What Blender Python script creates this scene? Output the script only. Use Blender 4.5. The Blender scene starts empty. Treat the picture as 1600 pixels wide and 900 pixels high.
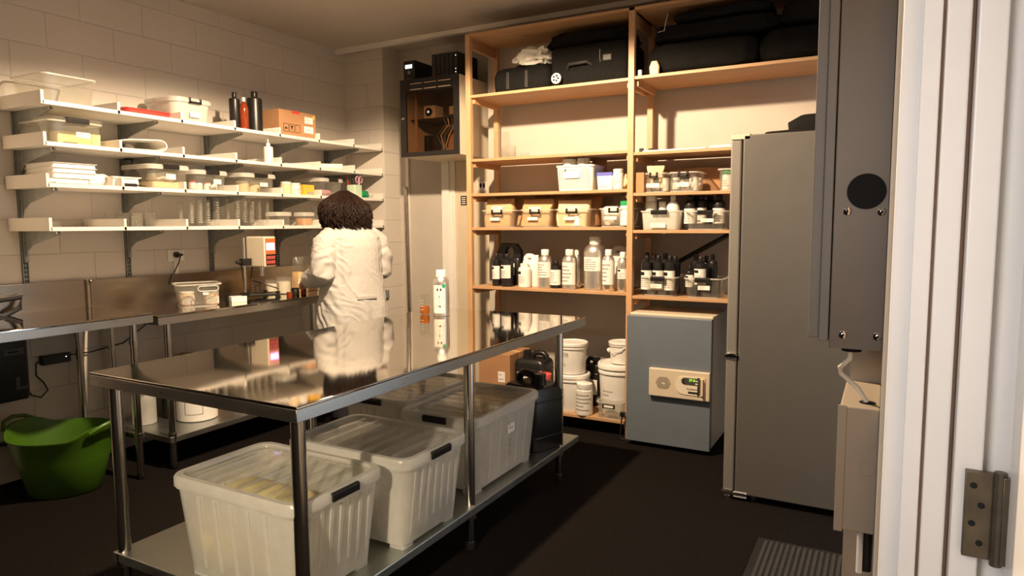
import bpy, bmesh, math, random
from mathutils import Vector, Matrix, noise
random.seed(7)
R = math.radians
PI = math.pi
COL = bpy.context.scene.collection
SC = bpy.context.scene

# ------------------------------------------------------------------ camera
CAMPOS = Vector((0, 0, 1.455))
YAW, PIT, ROL, FPX = R(-28.75), R(-5.33), R(-0.3), 1069.0
_f = Vector((math.sin(YAW) * math.cos(PIT), math.cos(YAW) * math.cos(PIT), math.sin(PIT)))
_r = Vector((math.cos(YAW), -math.sin(YAW), 0)); _u = _r.cross(_f)
_r, _u = _r * math.cos(ROL) + _u * math.sin(ROL), -_r * math.sin(ROL) + _u * math.cos(ROL)
cd = bpy.data.cameras.new('camera'); cam = bpy.data.objects.new('camera', cd); COL.objects.link(cam)
cd.sensor_width = 36.0; cd.lens = FPX / 1600 * 36.0; cd.clip_start = 0.02
m3 = Matrix((_r, _u, -_f)).transposed()
cam.matrix_world = Matrix.Translation(CAMPOS) @ m3.to_4x4()
SC.camera = cam

def at(x, y, X=None, Y=None, Z=None):
    """point of the room where a sight line meets the plane X=, Y= or Z="""
    d = _f + _r * ((x - 800) / FPX) - _u * ((y - 450) / FPX)
    if X is not None: t = X / d.x
    elif Y is not None: t = Y / d.y
    else: t = (Z - CAMPOS.z) / d.z
    return CAMPOS + d * t

# ------------------------------------------------------------------ view, world, lights
SC.view_settings.view_transform = 'Standard'
SC.view_settings.look = 'None'
SC.view_settings.gamma = 1
SC.view_settings.use_curve_mapping = False
SC.view_settings.exposure = 0.0
SC.cycles.transparent_max_bounces = 32
SC.cycles.max_bounces = 10
SC.cycles.sample_clamp_indirect = 4.0

w = bpy.data.worlds.new('world'); SC.world = w; w.use_nodes = True
w.node_tree.nodes['Background'].inputs[0].default_value = (0.75, 0.85, 1.0, 1)
w.node_tree.nodes['Background'].inputs[1].default_value = 0.03

def lamp(kind, loc, power, col, size=0.1, sizey=None, rot=None, target=None, spread=None, spot=None, blend=.5):
    l = bpy.data.lights.new('lamp', kind); o = bpy.data.objects.new('lamp', l); COL.objects.link(o)
    o.location = loc; l.energy = power; l.color = col
    if kind == 'AREA':
        l.size = size
        if sizey: l.shape = 'RECTANGLE'; l.size_y = sizey
        if spread: l.spread = spread
    else: l.shadow_soft_size = size
    if kind == 'SPOT': l.spot_size = spot; l.spot_blend = blend
    if target: o.rotation_euler = (Vector(target) - Vector(loc)).to_track_quat('-Z', 'Y').to_euler()
    elif rot: o.rotation_euler = rot
    return o
WARM = (1.0, 0.74, 0.48)
lamp('SPOT', (-1.97, 2.62, 2.94), 590, WARM, 0.05, target=(-2.0, 2.80, 0), spot=R(156), blend=.18)
lamp('SPOT', (-0.80, -1.30, 2.25), 560, (1.0, .80, .56), 0.05, target=(-2.0, 1.6, 0.35), spot=R(29), blend=.8)
lamp('AREA', (-1.3, 1.75, 2.97), 10, (1.0, 0.86, 0.74), 1.2, 0.3, target=(-1.3, 1.75, 0))  # added soft overhead fill, no ceiling fitting is known here
# daylight: through the glazed door in the right wall, and from the space behind us
lamp('AREA', (0.98, 3.60, 1.08), 20, (0.72, 0.86, 1.0), 1.4, 2.0, target=(-1, 3.60, 1.08))
lamp('AREA', (-0.55, -0.25, 1.75), 3.4, (1.0, 0.93, 0.90), 0.5, 0.9, target=(0.12, 1.0, 1.3), spread=R(80))
# ------------------------------------------------------------------ materials
def newmat(name):
    m = bpy.data.materials.new(name); m.use_nodes = True
    nt = m.node_tree; nt.nodes.clear()
    out = nt.nodes.new('ShaderNodeOutputMaterial')
    return m, nt, out
def L(nt, a, b): nt.links.new(a, b)
def N(nt, t, **k):
    n = nt.nodes.new(t)
    for a, v in k.items():
        if a[0] == '_': setattr(n, a[1:], v)
        else: n.inputs[a.replace('__', ' ')].default_value = v
    return n
def c4(c): return (c[0], c[1], c[2], 1)
def coords(nt, scale=(1, 1, 1), rot=(0, 0, 0), kind='Object'):
    tc = nt.nodes.new('ShaderNodeTexCoord'); mp = nt.nodes.new('ShaderNodeMapping')
    mp.inputs['Scale'].default_value = scale; mp.inputs['Rotation'].default_value = rot
    L(nt, tc.outputs[kind], mp.inputs['Vector']); return mp.outputs[0]
def pbr(name, col, rough=.5, metal=0, var=.06, vscale=8, bump=0, bscale=60, spec=.5, sss=0, aniso=0, coat=0, trans=0):
    m, nt, out = newmat(name)
    b = nt.nodes.new('ShaderNodeBsdfPrincipled')
    v = coords(nt)
    n = N(nt, 'ShaderNodeTexNoise', Scale=vscale, Detail=4.0); L(nt, v, n.inputs['Vector'])
    r = nt.nodes.new('ShaderNodeValToRGB')
    r.color_ramp.elements[0].position = .3; r.color_ramp.elements[1].position = .7
    r.color_ramp.elements[0].color = c4([max(0, c * (1 - var)) for c in col]); r.color_ramp.elements[1].color = c4([min(1, c * (1 + var)) for c in col])
    L(nt, n.outputs[0], r.inputs[0]); L(nt, r.outputs[0], b.inputs['Base Color'])
    b.inputs['Roughness'].default_value = rough; b.inputs['Metallic'].default_value = metal
    b.inputs['Specular IOR Level'].default_value = spec
    b.inputs['Coat Weight'].default_value = coat
    if sss: b.inputs['Subsurface Weight'].default_value = sss; b.inputs['Subsurface Radius'].default_value = (.02, .015, .01)
    if aniso: b.inputs['Anisotropic'].default_value = aniso
    if bump:
        n2 = N(nt, 'ShaderNodeTexNoise', Scale=bscale, Detail=6.0); L(nt, v, n2.inputs['Vector'])
        bp = N(nt, 'ShaderNodeBump', Strength=bump, Distance=.01); L(nt, n2.outputs[0], bp.inputs['Height']); L(nt, bp.outputs[0], b.inputs['Normal'])
    L(nt, b.outputs[0], out.inputs[0])
    return m
def emis(name, col, s):
    m, nt, out = newmat(name); e = N(nt, 'ShaderNodeEmission', Color=c4(col), Strength=s); L(nt, e.outputs[0], out.inputs[0]); return m
def clear(name, col=(.95, .95, .93), dens=.18, rough=.08, body=(.85, .84, .80), fres=1.45):
    """thin clear or frosted plastic or glass: see-through, with a milky share and a glossy skin"""
    m, nt, out = newmat(name)
    tr = N(nt, 'ShaderNodeBsdfTransparent', Color=c4(col))
    df = N(nt, 'ShaderNodeBsdfDiffuse', Color=c4(body)); tl = N(nt, 'ShaderNodeBsdfTranslucent', Color=c4(body))
    a = N(nt, 'ShaderNodeMixShader', Fac=.5); L(nt, df.outputs[0], a.inputs[1]); L(nt, tl.outputs[0], a.inputs[2])
    nz = N(nt, 'ShaderNodeTexNoise', Scale=14.0, Detail=3.0); L(nt, coords(nt), nz.inputs['Vector'])
    mr = N(nt, 'ShaderNodeMapRange'); mr.inputs['To Min'].default_value = max(0, dens * .8); mr.inputs['To Max'].default_value = min(1, dens * 1.2)
    L(nt, nz.outputs[0], mr.inputs['Value'])
    b = nt.nodes.new('ShaderNodeMixShader'); L(nt, mr.outputs[0], b.inputs[0]); L(nt, tr.outputs[0], b.inputs[1]); L(nt, a.outputs[0], b.inputs[2])
    g = N(nt, 'ShaderNodeBsdfGlossy', Color=(1, 1, 1, 1), Roughness=rough)
    lw = N(nt, 'ShaderNodeLayerWeight', Blend=.5); pw = N(nt, 'ShaderNodeMath'); pw.operation = 'POWER'; pw.inputs[1].default_value = 4.0; L(nt, lw.outputs['Facing'], pw.inputs[0])
    fr = N(nt, 'ShaderNodeMath'); fr.operation = 'MULTIPLY_ADD'; fr.inputs[1].default_value = .55; fr.inputs[2].default_value = ((fres - 1) / (fres + 1)) ** 2 * .7; L(nt, pw.outputs[0], fr.inputs[0])
    c = nt.nodes.new('ShaderNodeMixShader'); L(nt, fr.outputs[0], c.inputs[0]); L(nt, b.outputs[0], c.inputs[1]); L(nt, g.outputs[0], c.inputs[2])
    L(nt, c.outputs[0], out.inputs[0])
    return m
def block(name, col, ax):
    """painted concrete block: running bond 390 x 190 with shallow joints; ax picks the horizontal axis"""
    m, nt, out = newmat(name); b = nt.nodes.new('ShaderNodeBsdfPrincipled')
    tc = nt.nodes.new('ShaderNodeTexCoord'); sp = nt.nodes.new('ShaderNodeSeparateXYZ'); cb = nt.nodes.new('ShaderNodeCombineXYZ')
    L(nt, tc.outputs['Object'], sp.inputs[0]); L(nt, sp.outputs[ax], cb.inputs[0]); L(nt, sp.outputs[2], cb.inputs[1])
    mp = nt.nodes.new('ShaderNodeMapping'); mp.inputs['Location'].default_value = (.1, .105, 0); L(nt, cb.outputs[0], mp.inputs[0])
    br = nt.nodes.new('ShaderNodeTexBrick'); br.offset = .5
    br.inputs['Scale'].default_value = 1; br.inputs['Brick Width'].default_value = .40; br.inputs['Row Height'].default_value = .20
    br.inputs['Mortar Size'].default_value = .0035; br.inputs['Mortar Smooth'].default_value = .6
    br.inputs['Color1'].default_value = c4(col); br.inputs['Color2'].default_value = c4([c * .96 for c in col]); br.inputs['Mortar'].default_value = c4([c * .93 for c in col])
    L(nt, mp.outputs[0], br.inputs[0]); L(nt, br.outputs['Color'], b.inputs['Base Color'])
    nz = N(nt, 'ShaderNodeTexNoise', Scale=90.0, Detail=5.0); L(nt, tc.outputs['Object'], nz.inputs['Vector'])
    ma = N(nt, 'ShaderNodeMath'); ma.operation = 'MULTIPLY_ADD'; ma.inputs[1].default_value = -1.0; L(nt, br.outputs['Fac'], ma.inputs[0])
    mb = N(nt, 'ShaderNodeMath'); mb.operation = 'MULTIPLY'; mb.inputs[1].default_value = .25; L(nt, nz.outputs[0], mb.inputs[0]); L(nt, mb.outputs[0], ma.inputs[2])
    bp = N(nt, 'ShaderNodeBump', Strength=.7, Distance=.006); L(nt, ma.outputs[0], bp.inputs['Height']); L(nt, bp.outputs[0], b.inputs['Normal'])
    b.inputs['Roughness'].default_value = .55
    L(nt, b.outputs[0], out.inputs[0]); return m
def steel(name, col=(.62, .60, .57), rough=.16, streak=(1, 60, 60), amt=.10, aniso=.0, bump=.03):
    m, nt, out = newmat(name); b = nt.nodes.new('ShaderNodeBsdfPrincipled')
    v = coords(nt, scale=streak)
    n = N(nt, 'ShaderNodeTexNoise', Scale=6.0, Detail=5.0); L(nt, v, n.inputs['Vector'])
    mr = N(nt, 'ShaderNodeMapRange'); mr.inputs['To Min'].default_value = rough * .75; mr.inputs['To Max'].default_value = rough * 1.25
    L(nt, n.outputs[0], mr.inputs['Value']); L(nt, mr.outputs[0], b.inputs['Roughness'])
    b.inputs['Base Color'].default_value = c4(col); b.inputs['Metallic'].default_value = 1
    b.inputs['Anisotropic'].default_value = aniso
    bp = N(nt, 'ShaderNodeBump', Strength=bump, Distance=.002); L(nt, n.outputs[0], bp.inputs['Height'])
    n3 = N(nt, 'ShaderNodeTexNoise', Scale=2.2, Detail=1.0); L(nt, coords(nt), n3.inputs['Vector'])
    b2 = N(nt, 'ShaderNodeBump', Strength=.06, Distance=.02); L(nt, n3.outputs[0], b2.inputs['Height']); L(nt, bp.outputs[0], b2.inputs['Normal'])
    L(nt, b2.outputs[0], b.inputs['Normal'])
    L(nt, b.outputs[0], out.inputs[0]); return m
def wood(name, c1, c2, scale):
    m, nt, out = newmat(name); b = nt.nodes.new('ShaderNodeBsdfPrincipled')
    v = coords(nt, scale=scale)
    n = N(nt, 'ShaderNodeTexNoise', Scale=3.0, Detail=8.0, Roughness=.65, Distortion=.6); L(nt, v, n.inputs['Vector'])
    r = nt.nodes.new('ShaderNodeValToRGB'); r.color_ramp.elements[0].position = .32; r.color_ramp.elements[1].position = .68
    r.color_ramp.elements[0].color = c4(c1); r.color_ramp.elements[1].color = c4(c2); L(nt, n.outputs[0], r.inputs[0])
    # knots
    vo = nt.nodes.new('ShaderNodeTexVoronoi'); vo.inputs['Scale'].default_value = 1.6; L(nt, coords(nt, scale=tuple(s ** .5 for s in scale)), vo.inputs['Vector'])
    kr = nt.nodes.new('ShaderNodeValToRGB'); kr.color_ramp.elements[0].position = .03; kr.color_ramp.elements[1].position = .075
    kr.color_ramp.elements[0].color = (.35, .22, .13, 1); kr.color_ramp.elements[1].color = (1, 1, 1, 1); L(nt, vo.outputs['Distance'], kr.inputs[0])
    mx = nt.nodes.new('ShaderNodeMix'); mx.data_type = 'RGBA'; mx.blend_type = 'MULTIPLY'; mx.inputs[0].default_value = 1
    L(nt, r.outputs[0], mx.inputs[6]); L(nt, kr.outputs[0], mx.inputs[7]); L(nt, mx.outputs[2], b.inputs['Base Color'])
    b.inputs['Roughness'].default_value = .5
    bp = N(nt, 'ShaderNodeBump', Strength=.08, Distance=.003); L(nt, n.outputs[0], bp.inputs['Height']); L(nt, bp.outputs[0], b.inputs['Normal'])
    L(nt, b.outputs[0], out.inputs[0]); return m

M = {}
M['block_y'] = block('painted block', (.60, .555, .50), 1)
M['block_x'] = block('painted block', (.64, .59, .53), 0)
M['plaster'] = pbr('painted plaster', (.50, .455, .40), .6, bump=.05, bscale=120, var=.02)
M['ceiling'] = pbr('ceiling paint', (.50, .455, .40), .7, bump=.05, var=.02)
M['carpet'] = pbr('dark carpet', (.0085, .0062, .0052), .95, var=.45, vscale=90, bump=.8, bscale=260, spec=.1)
M['white'] = pbr('white laminate', (.80, .76, .70), .35, var=.02)
M['wplastic'] = pbr('white plastic', (.82, .80, .76), .3, var=.02, sss=.0)
M['cream'] = pbr('cream enamel', (.74, .66, .52), .4, var=.02)
M['black'] = pbr('black plastic', (.012, .011, .011), .35, var=.2)
M['blackm'] = pbr('matte black', (.015, .013, .012), .6, var=.2, bump=.1)
M['fabric'] = pbr('black nylon fabric', (.0055, .005, .0045), .85, var=.3, vscale=30, bump=.4, bscale=300, spec=.2)
M['dgrey'] = pbr('dark grey', (.06, .055, .05), .5)
M['grey'] = pbr('grey powder coat', (.24, .25, .25), .45, metal=.3)
M['galv'] = pbr('galvanised bracket', (.30, .32, .31), .42, metal=.7, var=.12, vscale=25)
M['steel'] = steel('brushed steel top', streak=(1.5, 70, 20), rough=.045, bump=.008, aniso=.0, col=(.50, .465, .42))
M['steelr'] = steel('satin steel apron', rough=.30, streak=(1.0, 1.0, 25), bump=.004, col=(.58, .55, .51))
M['stripgrey'] = pbr('cabinet door paint', (.20, .18, .155), .45, var=.03)
M['shadewall'] = pbr('plaster darkened for shade', (.42, .35, .27), .6, bump=.05, bscale=120, var=.02)  # plaster colour taken down to stand in for shade beside the doorway
M['boxpaint'] = pbr('beige cable box paint', (.36, .30, .23), .5, var=.03)
M['steel2'] = steel('brushed steel splash', streak=(40, 70, 1.5), rough=.20, bump=.10, col=(.42, .36, .30))
M['tube'] = steel('steel tube', rough=.2, streak=(20, 20, 1), bump=.02, col=(.58, .55, .52))
M['galvs'] = steel('galvanised shelf', rough=.38, streak=(3, 3, 3), col=(.50, .52, .50), bump=.05)
M['chrome'] = pbr('chrome', (.8, .8, .8), .1, metal=1, var=.0)
M['alu'] = pbr('spun aluminium', (.80, .77, .72), .34, metal=.92, var=.04, vscale=4)
M['woodx'] = wood('pine board', (.40, .225, .11), (.53, .325, .17), (1.2, 14, 14))
M['woodz'] = wood('pine post', (.46, .26, .13), (.58, .36, .19), (14, 14, 1.2))
M['woody'] = wood('pine rail', (.42, .22, .10), (.56, .33, .16), (14, 1.2, 14))
M['card'] = pbr('corrugated cardboard', (.40, .21, .10), .8, var=.08, vscale=5, bump=.05)
M['kraft'] = pbr('kraft paper', (.58, .36, .18), .7, var=.12, vscale=7, bump=.5, bscale=18)
M['kraftl'] = pbr('pale kraft paper', (.74, .56, .34), .7, var=.1, vscale=7, bump=.4, bscale=18)
M['paper'] = pbr('white paper', (.84, .81, .76), .7, var=.03, bump=.1)
M['ink'] = pbr('printed ink', (.018, .018, .018), .85, spec=.1)
M['inkg'] = pbr('grey print', (.35, .33, .31), .6)
M['inkr'] = pbr('red print', (.62, .05, .03), .6)
M['green'] = pbr('green plastic', (.05, .125, .006), .42, var=.06)
M['greend'] = pbr('dark green plastic', (.01, .20, .08), .3)
M['greenc'] = pbr('green cap', (.02, .38, .12), .4)
M['pgreen'] = pbr('pale green plastic', (.58, .72, .55), .4)
M['red'] = pbr('red plastic', (.62, .05, .04), .4)
M['redl'] = pbr('coral red lid', (.75, .12, .10), .4)
M['blue'] = pbr('blue lid', (.12, .14, .55), .4)
M['yellow'] = pbr('yellow carton', (.80, .48, .05), .5)
M['yellowf'] = pbr('pale yellow foam', (.82, .70, .34), .8, var=.12, vscale=5, bump=.4, bscale=12)
M['amber'] = pbr('amber bottle', (.22, .035, .008), .12, var=.1, coat=.5)
M['hdpe'] = pbr('natural plastic', (.80, .77, .70), .35, sss=.3)
M['clear'] = clear('clear plastic', dens=.085)
M['frost'] = clear('frosted plastic', dens=.66, rough=.3, body=(.90, .89, .85))
M['lidc'] = clear('clear lid', dens=.16, rough=.06, body=(.80, .78, .74), fres=1.55)
M['glass'] = clear('thin glass', col=(.97, .97, .96), dens=.02, rough=.02, fres=1.5)
M['bag'] = clear('plastic bag', dens=.12, rough=.1, fres=1.6)
M['smoke'] = clear('smoked glass', col=(.64, .55, .46), dens=.06, rough=.04, body=(.03, .025, .02), fres=1.35)
M['orange'] = clear('amber liquid', col=(.9, .5, .12), dens=.3, body=(.85, .40, .06))
M['powder'] = pbr('white powder', (.85, .80, .68), .9, bump=.4, bscale=40)
M['meal'] = pbr('tan powder', (.78, .52, .26), .9, var=.15, bump=.5, bscale=30)
M['peach'] = pbr('peach wax', (.80, .42, .22), .6)
M['tan'] = pbr('tan lid', (.66, .45, .32), .5)
M['fridge'] = pbr('silver grey fridge steel', (.16, .15, .135), .42, metal=.35, var=.03)
M['fridged'] = pbr('fridge door', (.27, .25, .22), .4, metal=.3, var=.03)
M['bluegrey'] = pbr('blue grey enamel', (.135, .16, .19), .4, var=.03)
M['beige'] = pbr('beige enamel', (.62, .53, .40), .45, var=.03)
M['panelgrey'] = pbr('grey painted panel', (.17, .14, .11), .4, metal=.2, var=.04)
M['gloss'] = pbr('gloss trim paint', (.80, .77, .73), .3, var=.02)
M['brass'] = pbr('aged hinge metal', (.16, .13, .09), .45, metal=.8, var=.2, vscale=40)
M['skin'] = pbr('skin', (.62, .36, .24), .5, sss=.15)
M['hair'] = pbr('dark brown hair', (.016, .006, .003), .55, spec=.25, var=.5, vscale=60, bump=.5, bscale=120)
M['coat'] = pbr('white cotton coat', (.50, .485, .46), .8, var=.02, bump=.15, bscale=200)
M['trouser'] = pbr('dark trousers', (.02, .02, .024), .8, bump=.2)
M['screen'] = emis('lit display', (.62, .55, 1.0), 3.5)
M['led'] = emis('green led digits', (.35, .9, .05), 2.0)
M['lcd'] = emis('white lcd', (.85, .9, 1.0), 1.6)
M['dot'] = emis('white indicator', (1, 1, 1), 2.0)
M['orangep'] = pbr('orange panel', (.62, .16, .05), .4)
M['mat'] = pbr('ribbed mat', (.032, .028, .026), .9, var=.35, vscale=120, bump=.5, bscale=200)
M['lilac'] = pbr('pink scissors', (.75, .35, .45), .4)
M['darkwall'] = pbr('corridor wall darkened as unlit', (.05, .045, .04), .7)  # dark colour stands in for an unlit corridor, met only in reflections
M['rod'] = pbr('white conduit', (.8, .8, .78), .3)

# ------------------------------------------------------------------ mesh builder
class MB:
    def __init__(s): s.v = []; s.f = []; s.m = []; s.mats = []
    def mi(s, mat):
        mat = M[mat] if isinstance(mat, str) else mat
        if mat not in s.mats: s.mats.append(mat)
        return s.mats.index(mat)
    def add(s, vs, fs, mat):
        o = len(s.v); s.v += [tuple(p) for p in vs]; k = s.mi(mat)
        for f in fs: s.f.append([i + o for i in f]); s.m.append(k)
        return s
    def box(s, x0, y0, z0, x1, y1, z1, mat):
        if x0 > x1: x0, x1 = x1, x0
        if y0 > y1: y0, y1 = y1, y0
        if z0 > z1: z0, z1 = z1, z0
        return s.add([(x0, y0, z0), (x1, y0, z0), (x1, y1, z0), (x0, y1, z0), (x0, y0, z1), (x1, y0, z1), (x1, y1, z1), (x0, y1, z1)],
                     [(3, 2, 1, 0), (4, 5, 6, 7), (0, 1, 5, 4), (1, 2, 6, 5), (2, 3, 7, 6), (3, 0, 4, 7)], mat)
    def rings(s, rs, mat, c0=True, c1=True, close=True):
        n = len(rs[0]); vs = [p for r in rs for p in r]; fs = []
        for i in range(len(rs) - 1):
            for j in range(n if close else n - 1):
                k = (j + 1) % n
                fs.append((i * n + j, i * n + k, (i + 1) * n + k, (i + 1) * n + j))
        if c0: fs.append(tuple(reversed(range(n))))
        if c1: fs.append(tuple((len(rs) - 1) * n + j for j in range(n)))
        return s.add(vs, fs, mat)
    def lathe(s, prof, mat, c=(0, 0, 0), seg=20, c0=True, c1=True, sx=1, sy=1):
        rs = [[(c[0] + r * math.cos(2 * PI * j / seg) * sx, c[1] + r * math.sin(2 * PI * j / seg) * sy, c[2] + z) for j in range(seg)] for r, z in prof]
        return s.rings(rs, mat, c0, c1)
    def tube(s, pts, r, mat, seg=10, caps=True, rad=None):
        pts = [Vector(p) for p in pts]; rs = []; up = None
        for i, p in enumerate(pts):
            d = (pts[min(i + 1, len(pts) - 1)] - pts[max(i - 1, 0)])
            if d.length < 1e-9: d = Vector((0, 0, 1))
            d.normalize()
            if up is None:
                up = Vector((0, 0, 1)) if abs(d.z) < .9 else Vector((1, 0, 0))
            up = (up - d * up.dot(d))
            if up.length < 1e-6: up = d.orthogonal()
            up.normalize(); b = d.cross(up); rr_ = rad[i] if rad else r
            rs.append([p + (up * math.cos(2 * PI * j / seg) + b * math.sin(2 * PI * j / seg)) * rr_ for j in range(seg)])
        return s.rings(rs, mat, caps, caps)
    def prism(s, poly, ax, a0, a1, mat):
        """polygon (2-D) extruded along axis ax from a0 to a1"""
        def P(p, a): return {0: (a, p[0], p[1]), 1: (p[0], a, p[1]), 2: (p[0], p[1], a)}[ax]
        return s.rings([[P(p, a0) for p in poly], [P(p, a1) for p in poly]], mat)
    def xf(s, mat4, i0=0):
        for i in range(i0, len(s.v)): s.v[i] = tuple(mat4 @ Vector(s.v[i]))
        return s
    def build(s, name, parent=None, loc=None, rotz=0, smooth=35, bev=0, bseg=2, sub=0, wn=False):
        me = bpy.data.meshes.new(name); me.from_pydata(s.v, [], s.f)
        for mt in s.mats: me.materials.append(mt)
        for p, k in zip(me.polygons, s.m): p.material_index = k
        bm = bmesh.new(); bm.from_mesh(me); bmesh.ops.recalc_face_normals(bm, faces=bm.faces)
        if smooth:
            for f in bm.faces: f.smooth = True
            for e in bm.edges:
                if len(e.link_faces) == 2 and e.calc_face_angle(0) > R(smooth): e.smooth = False
        bm.to_mesh(me); bm.free()
        o = bpy.data.objects.new(name, me); COL.objects.link(o)
        if parent: o.parent = parent
        if loc is not None: o.location = loc
        o.rotation_euler.z = rotz
        if bev:
            b = o.modifiers.new('bevel', 'BEVEL'); b.width = bev; b.segments = bseg; b.limit_method = 'ANGLE'; b.angle_limit = R(40)
        if sub:
            b = o.modifiers.new('sub', 'SUBSURF'); b.levels = sub; b.render_levels = sub
        return o
def rr(hx, hy, r, z, n=4, cx=0, cy=0):
    out = []; r = min(r, hx - 1e-4, hy - 1e-4)
    for (sx, sy, a0) in ((1, 1, 0), (-1, 1, 90), (-1, -1, 180), (1, -1, 270)):
        for k in range(n + 1):
            a = R(a0 + 90 * k / n)
            out.append((cx + sx * (hx - r) + r * math.cos(a), cy + sy * (hy - r) + r * math.sin(a), z))
    return out
def thing(name, label, cat, loc=(0, 0, 0), rotz=0, group=None):
    o = bpy.data.objects.new(name, None); COL.objects.link(o); o.empty_display_size = .05
    o.location = loc; o.rotation_euler.z = rotz; o['label'] = label; o['category'] = cat
    if group: o['group'] = group
    return o
def tag(o, label, cat, group=None):
    o['label'] = label; o['category'] = cat
    if group: o['group'] = group
    return o
def struct(o): o['kind'] = 'structure'; return o
def text_mesh(body, size, mat, depth=.0006):
    """flat lettering as a mesh in the local x-z plane, facing -y, centred"""
    cu = bpy.data.curves.new('t', 'FONT'); cu.body = body; cu.size = size; cu.extrude = depth; cu.align_x = 'CENTER'; cu.align_y = 'CENTER'
    cu.resolution_u = 3
    ob = bpy.data.objects.new('t', cu); me = bpy.data.meshes.new_from_object(ob)
    b = MB(); b.add([(v.co.x, -v.co.z, v.co.y) for v in me.vertices], [tuple(p.vertices) for p in me.polygons], mat)
    bpy.data.objects.remove(ob); bpy.data.curves.remove(cu); bpy.data.meshes.remove(me)
    return b
# ------------------------------------------------------------------ the room
WX, BY, PX, PY, CZ = -4.35, 5.05, -3.92, 4.82, 3.0
def S(name, b, **k): return struct(b.build(name, smooth=0, **k))
S('floor', MB().box(-4.5, -3.2, -.1, 1.6, 5.2, 0, 'carpet'))
S('ceiling', MB().box(-4.5, .95, CZ, 1.6, 5.2, CZ + .1, 'ceiling'))
S('wall_left', MB().box(WX - .15, .95, 0, WX, 5.2, CZ, 'block_y'))
S('wall_pier', MB().box(WX, PY, 0, PX, 5.2, CZ, 'block_x'))
S('wall_back', MB().box(PX, BY, 0, 1.6, BY + .15, CZ, 'plaster').box(-2.86, 4.83, 0, 1.6, BY, CZ, 'plaster'))
S('wall_right', MB().box(.75, 1.95, 0, .9, 2.90, CZ, 'plaster').box(.75, 4.30, 0, .9, BY, CZ, 'plaster').box(.75, 2.90, 2.12, .9, 4.30, CZ, 'plaster').box(.0, 1.08, 0, .75, 1.95, CZ, 'shadewall').box(-.07, 1.88, 0, 0, 1.95, CZ, 'shadewall'))
wf = struct(MB().box(.78, 2.90, 0, .86, 2.96, 2.12, 'gloss').box(.78, 4.24, 0, .86, 4.30, 2.12, 'gloss').box(.78, 2.96, 2.06, .86, 4.24, 2.12, 'gloss').box(.78, 2.96, 0, .86, 4.24, .08, 'gloss').box(.79, 3.58, .08, .85, 3.62, 2.06, 'gloss').build('window_1', smooth=0))
g_ = MB().box(.815, 2.96, .08, .822, 4.24, 2.06, 'glass').build('pane', wf, smooth=0)
S('wall_rear', MB().box(-4.5, -3.2, 0, 1.6, -3.05, CZ, 'darkwall').box(-4.6, -3.2, 0, -4.5, .95, CZ, 'darkwall').box(1.5, -3.2, 0, 1.6, 1.0, CZ, 'darkwall').box(-4.5, -3.2, CZ, 1.6, .95, CZ + .1, 'darkwall'))
S('wall_front', MB().box(-4.5, .93, 0, -3.5, 1.08, CZ, 'plaster').box(-3.5, .93, 2.25, .0, 1.08, CZ, 'plaster').box(.25, .93, 0, .9, 1.08, CZ, 'plaster').box(0, .93, 2.25, .25, 1.08, CZ, 'plaster'))
S('trim_1', MB().box(WX, 4.70, 2.965, .7, 4.745, CZ, 'white'))
S('baseboard_back', MB().box(-2.85, 4.815, 0, .75, 4.83, .09, 'gloss'))
S('baseboard_right', MB().box(-.085, 1.865, 0, 0, 1.88, .10, 'panelgrey'))
# doorway frame the view looks through: a stepped, painted jamb
j = MB()
j.box(.006, .95, 0, .030, 1.08, 2.3, 'gloss'); j.box(.026, .935, 0, .045, 1.0, 2.3, 'gloss')
j.box(.0485, .93, 0, .0725, 1.0, 2.3, 'gloss'); j.box(.045, .945, 0, .049, 1.0, 2.3, 'tan')
j.box(.0775, .915, 0, .105, 1.0, 2.3, 'gloss'); j.box(.0725, .945, 0, .0775, 1.0, 2.3, 'tan'); j.box(.105, .93, 0, .25, 1.0, 2.3, 'gloss')
S('trim_2', j, bev=.002)
# door leaf folded right back towards us, and its hinge
dr = struct(MB().box(.128, .12, .01, .168, .905, 2.2, 'gloss').build('door_2', smooth=0, bev=.003))
hz0 = 1.075
h = MB(); h.box(.088, .905, hz0, .116, .914, hz0 + .10, 'brass')
h.tube([(.120, .903, hz0 - .004), (.120, .903, hz0 + .104)], .0065, 'brass')
h.box(.122, .895, hz0, .1285, .904, hz0 + .1, 'brass')
for z in (.018, .040, .062, .084):
    h.tube([(.100 + (.004 if z in (.018, .062) else -.004), .9055, hz0 + z), (.100 + (.004 if z in (.018, .062) else -.004), .9035, hz0 + z)], .0035, 'ink')
hg = h.build('hinge', bev=.0008); hg.parent = dr

# service door and panels in the back wall
def bx(px): return at(px, 380, Y=BY).x
d1 = struct(MB().box(bx(716), BY - .03, 0, bx(783), BY - .005, 2.35, 'beige').build('door_1', smooth=0, bev=.002))
S('trim_3', MB().box(bx(697), BY - .06, 0, bx(708), BY, 2.42, 'gloss').box(bx(708), BY - .045, 0, bx(716), BY, 2.42, 'white').box(bx(638), BY - .02, 0, bx(642), BY, 2.3, 'white'), bev=.003)
s = MB(); s.box(bx(724), BY - .033, 1.62, bx(733), BY - .031, 1.70, 'ink')
for k in range(4): s.box(bx(725.5), BY - .034, 1.63 + k * .017, bx(731.5), BY - .0325, 1.637 + k * .017, 'paper')
o = s.build('notice_sticker', smooth=0); tag(o, 'small dark notice sticker with pale lines on the back door beside the pine post', 'sticker')
p0 = at(753, 292, Y=BY - .032)
s = MB(); s.box(p0.x - .045, BY - .0335, p0.z - .03, p0.x + .05, BY - .032, p0.z + .045, 'paper')
s.lathe([(.016, 0), (.016, .002)], 'ink', (0, 0, 0), seg=16); 
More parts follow.
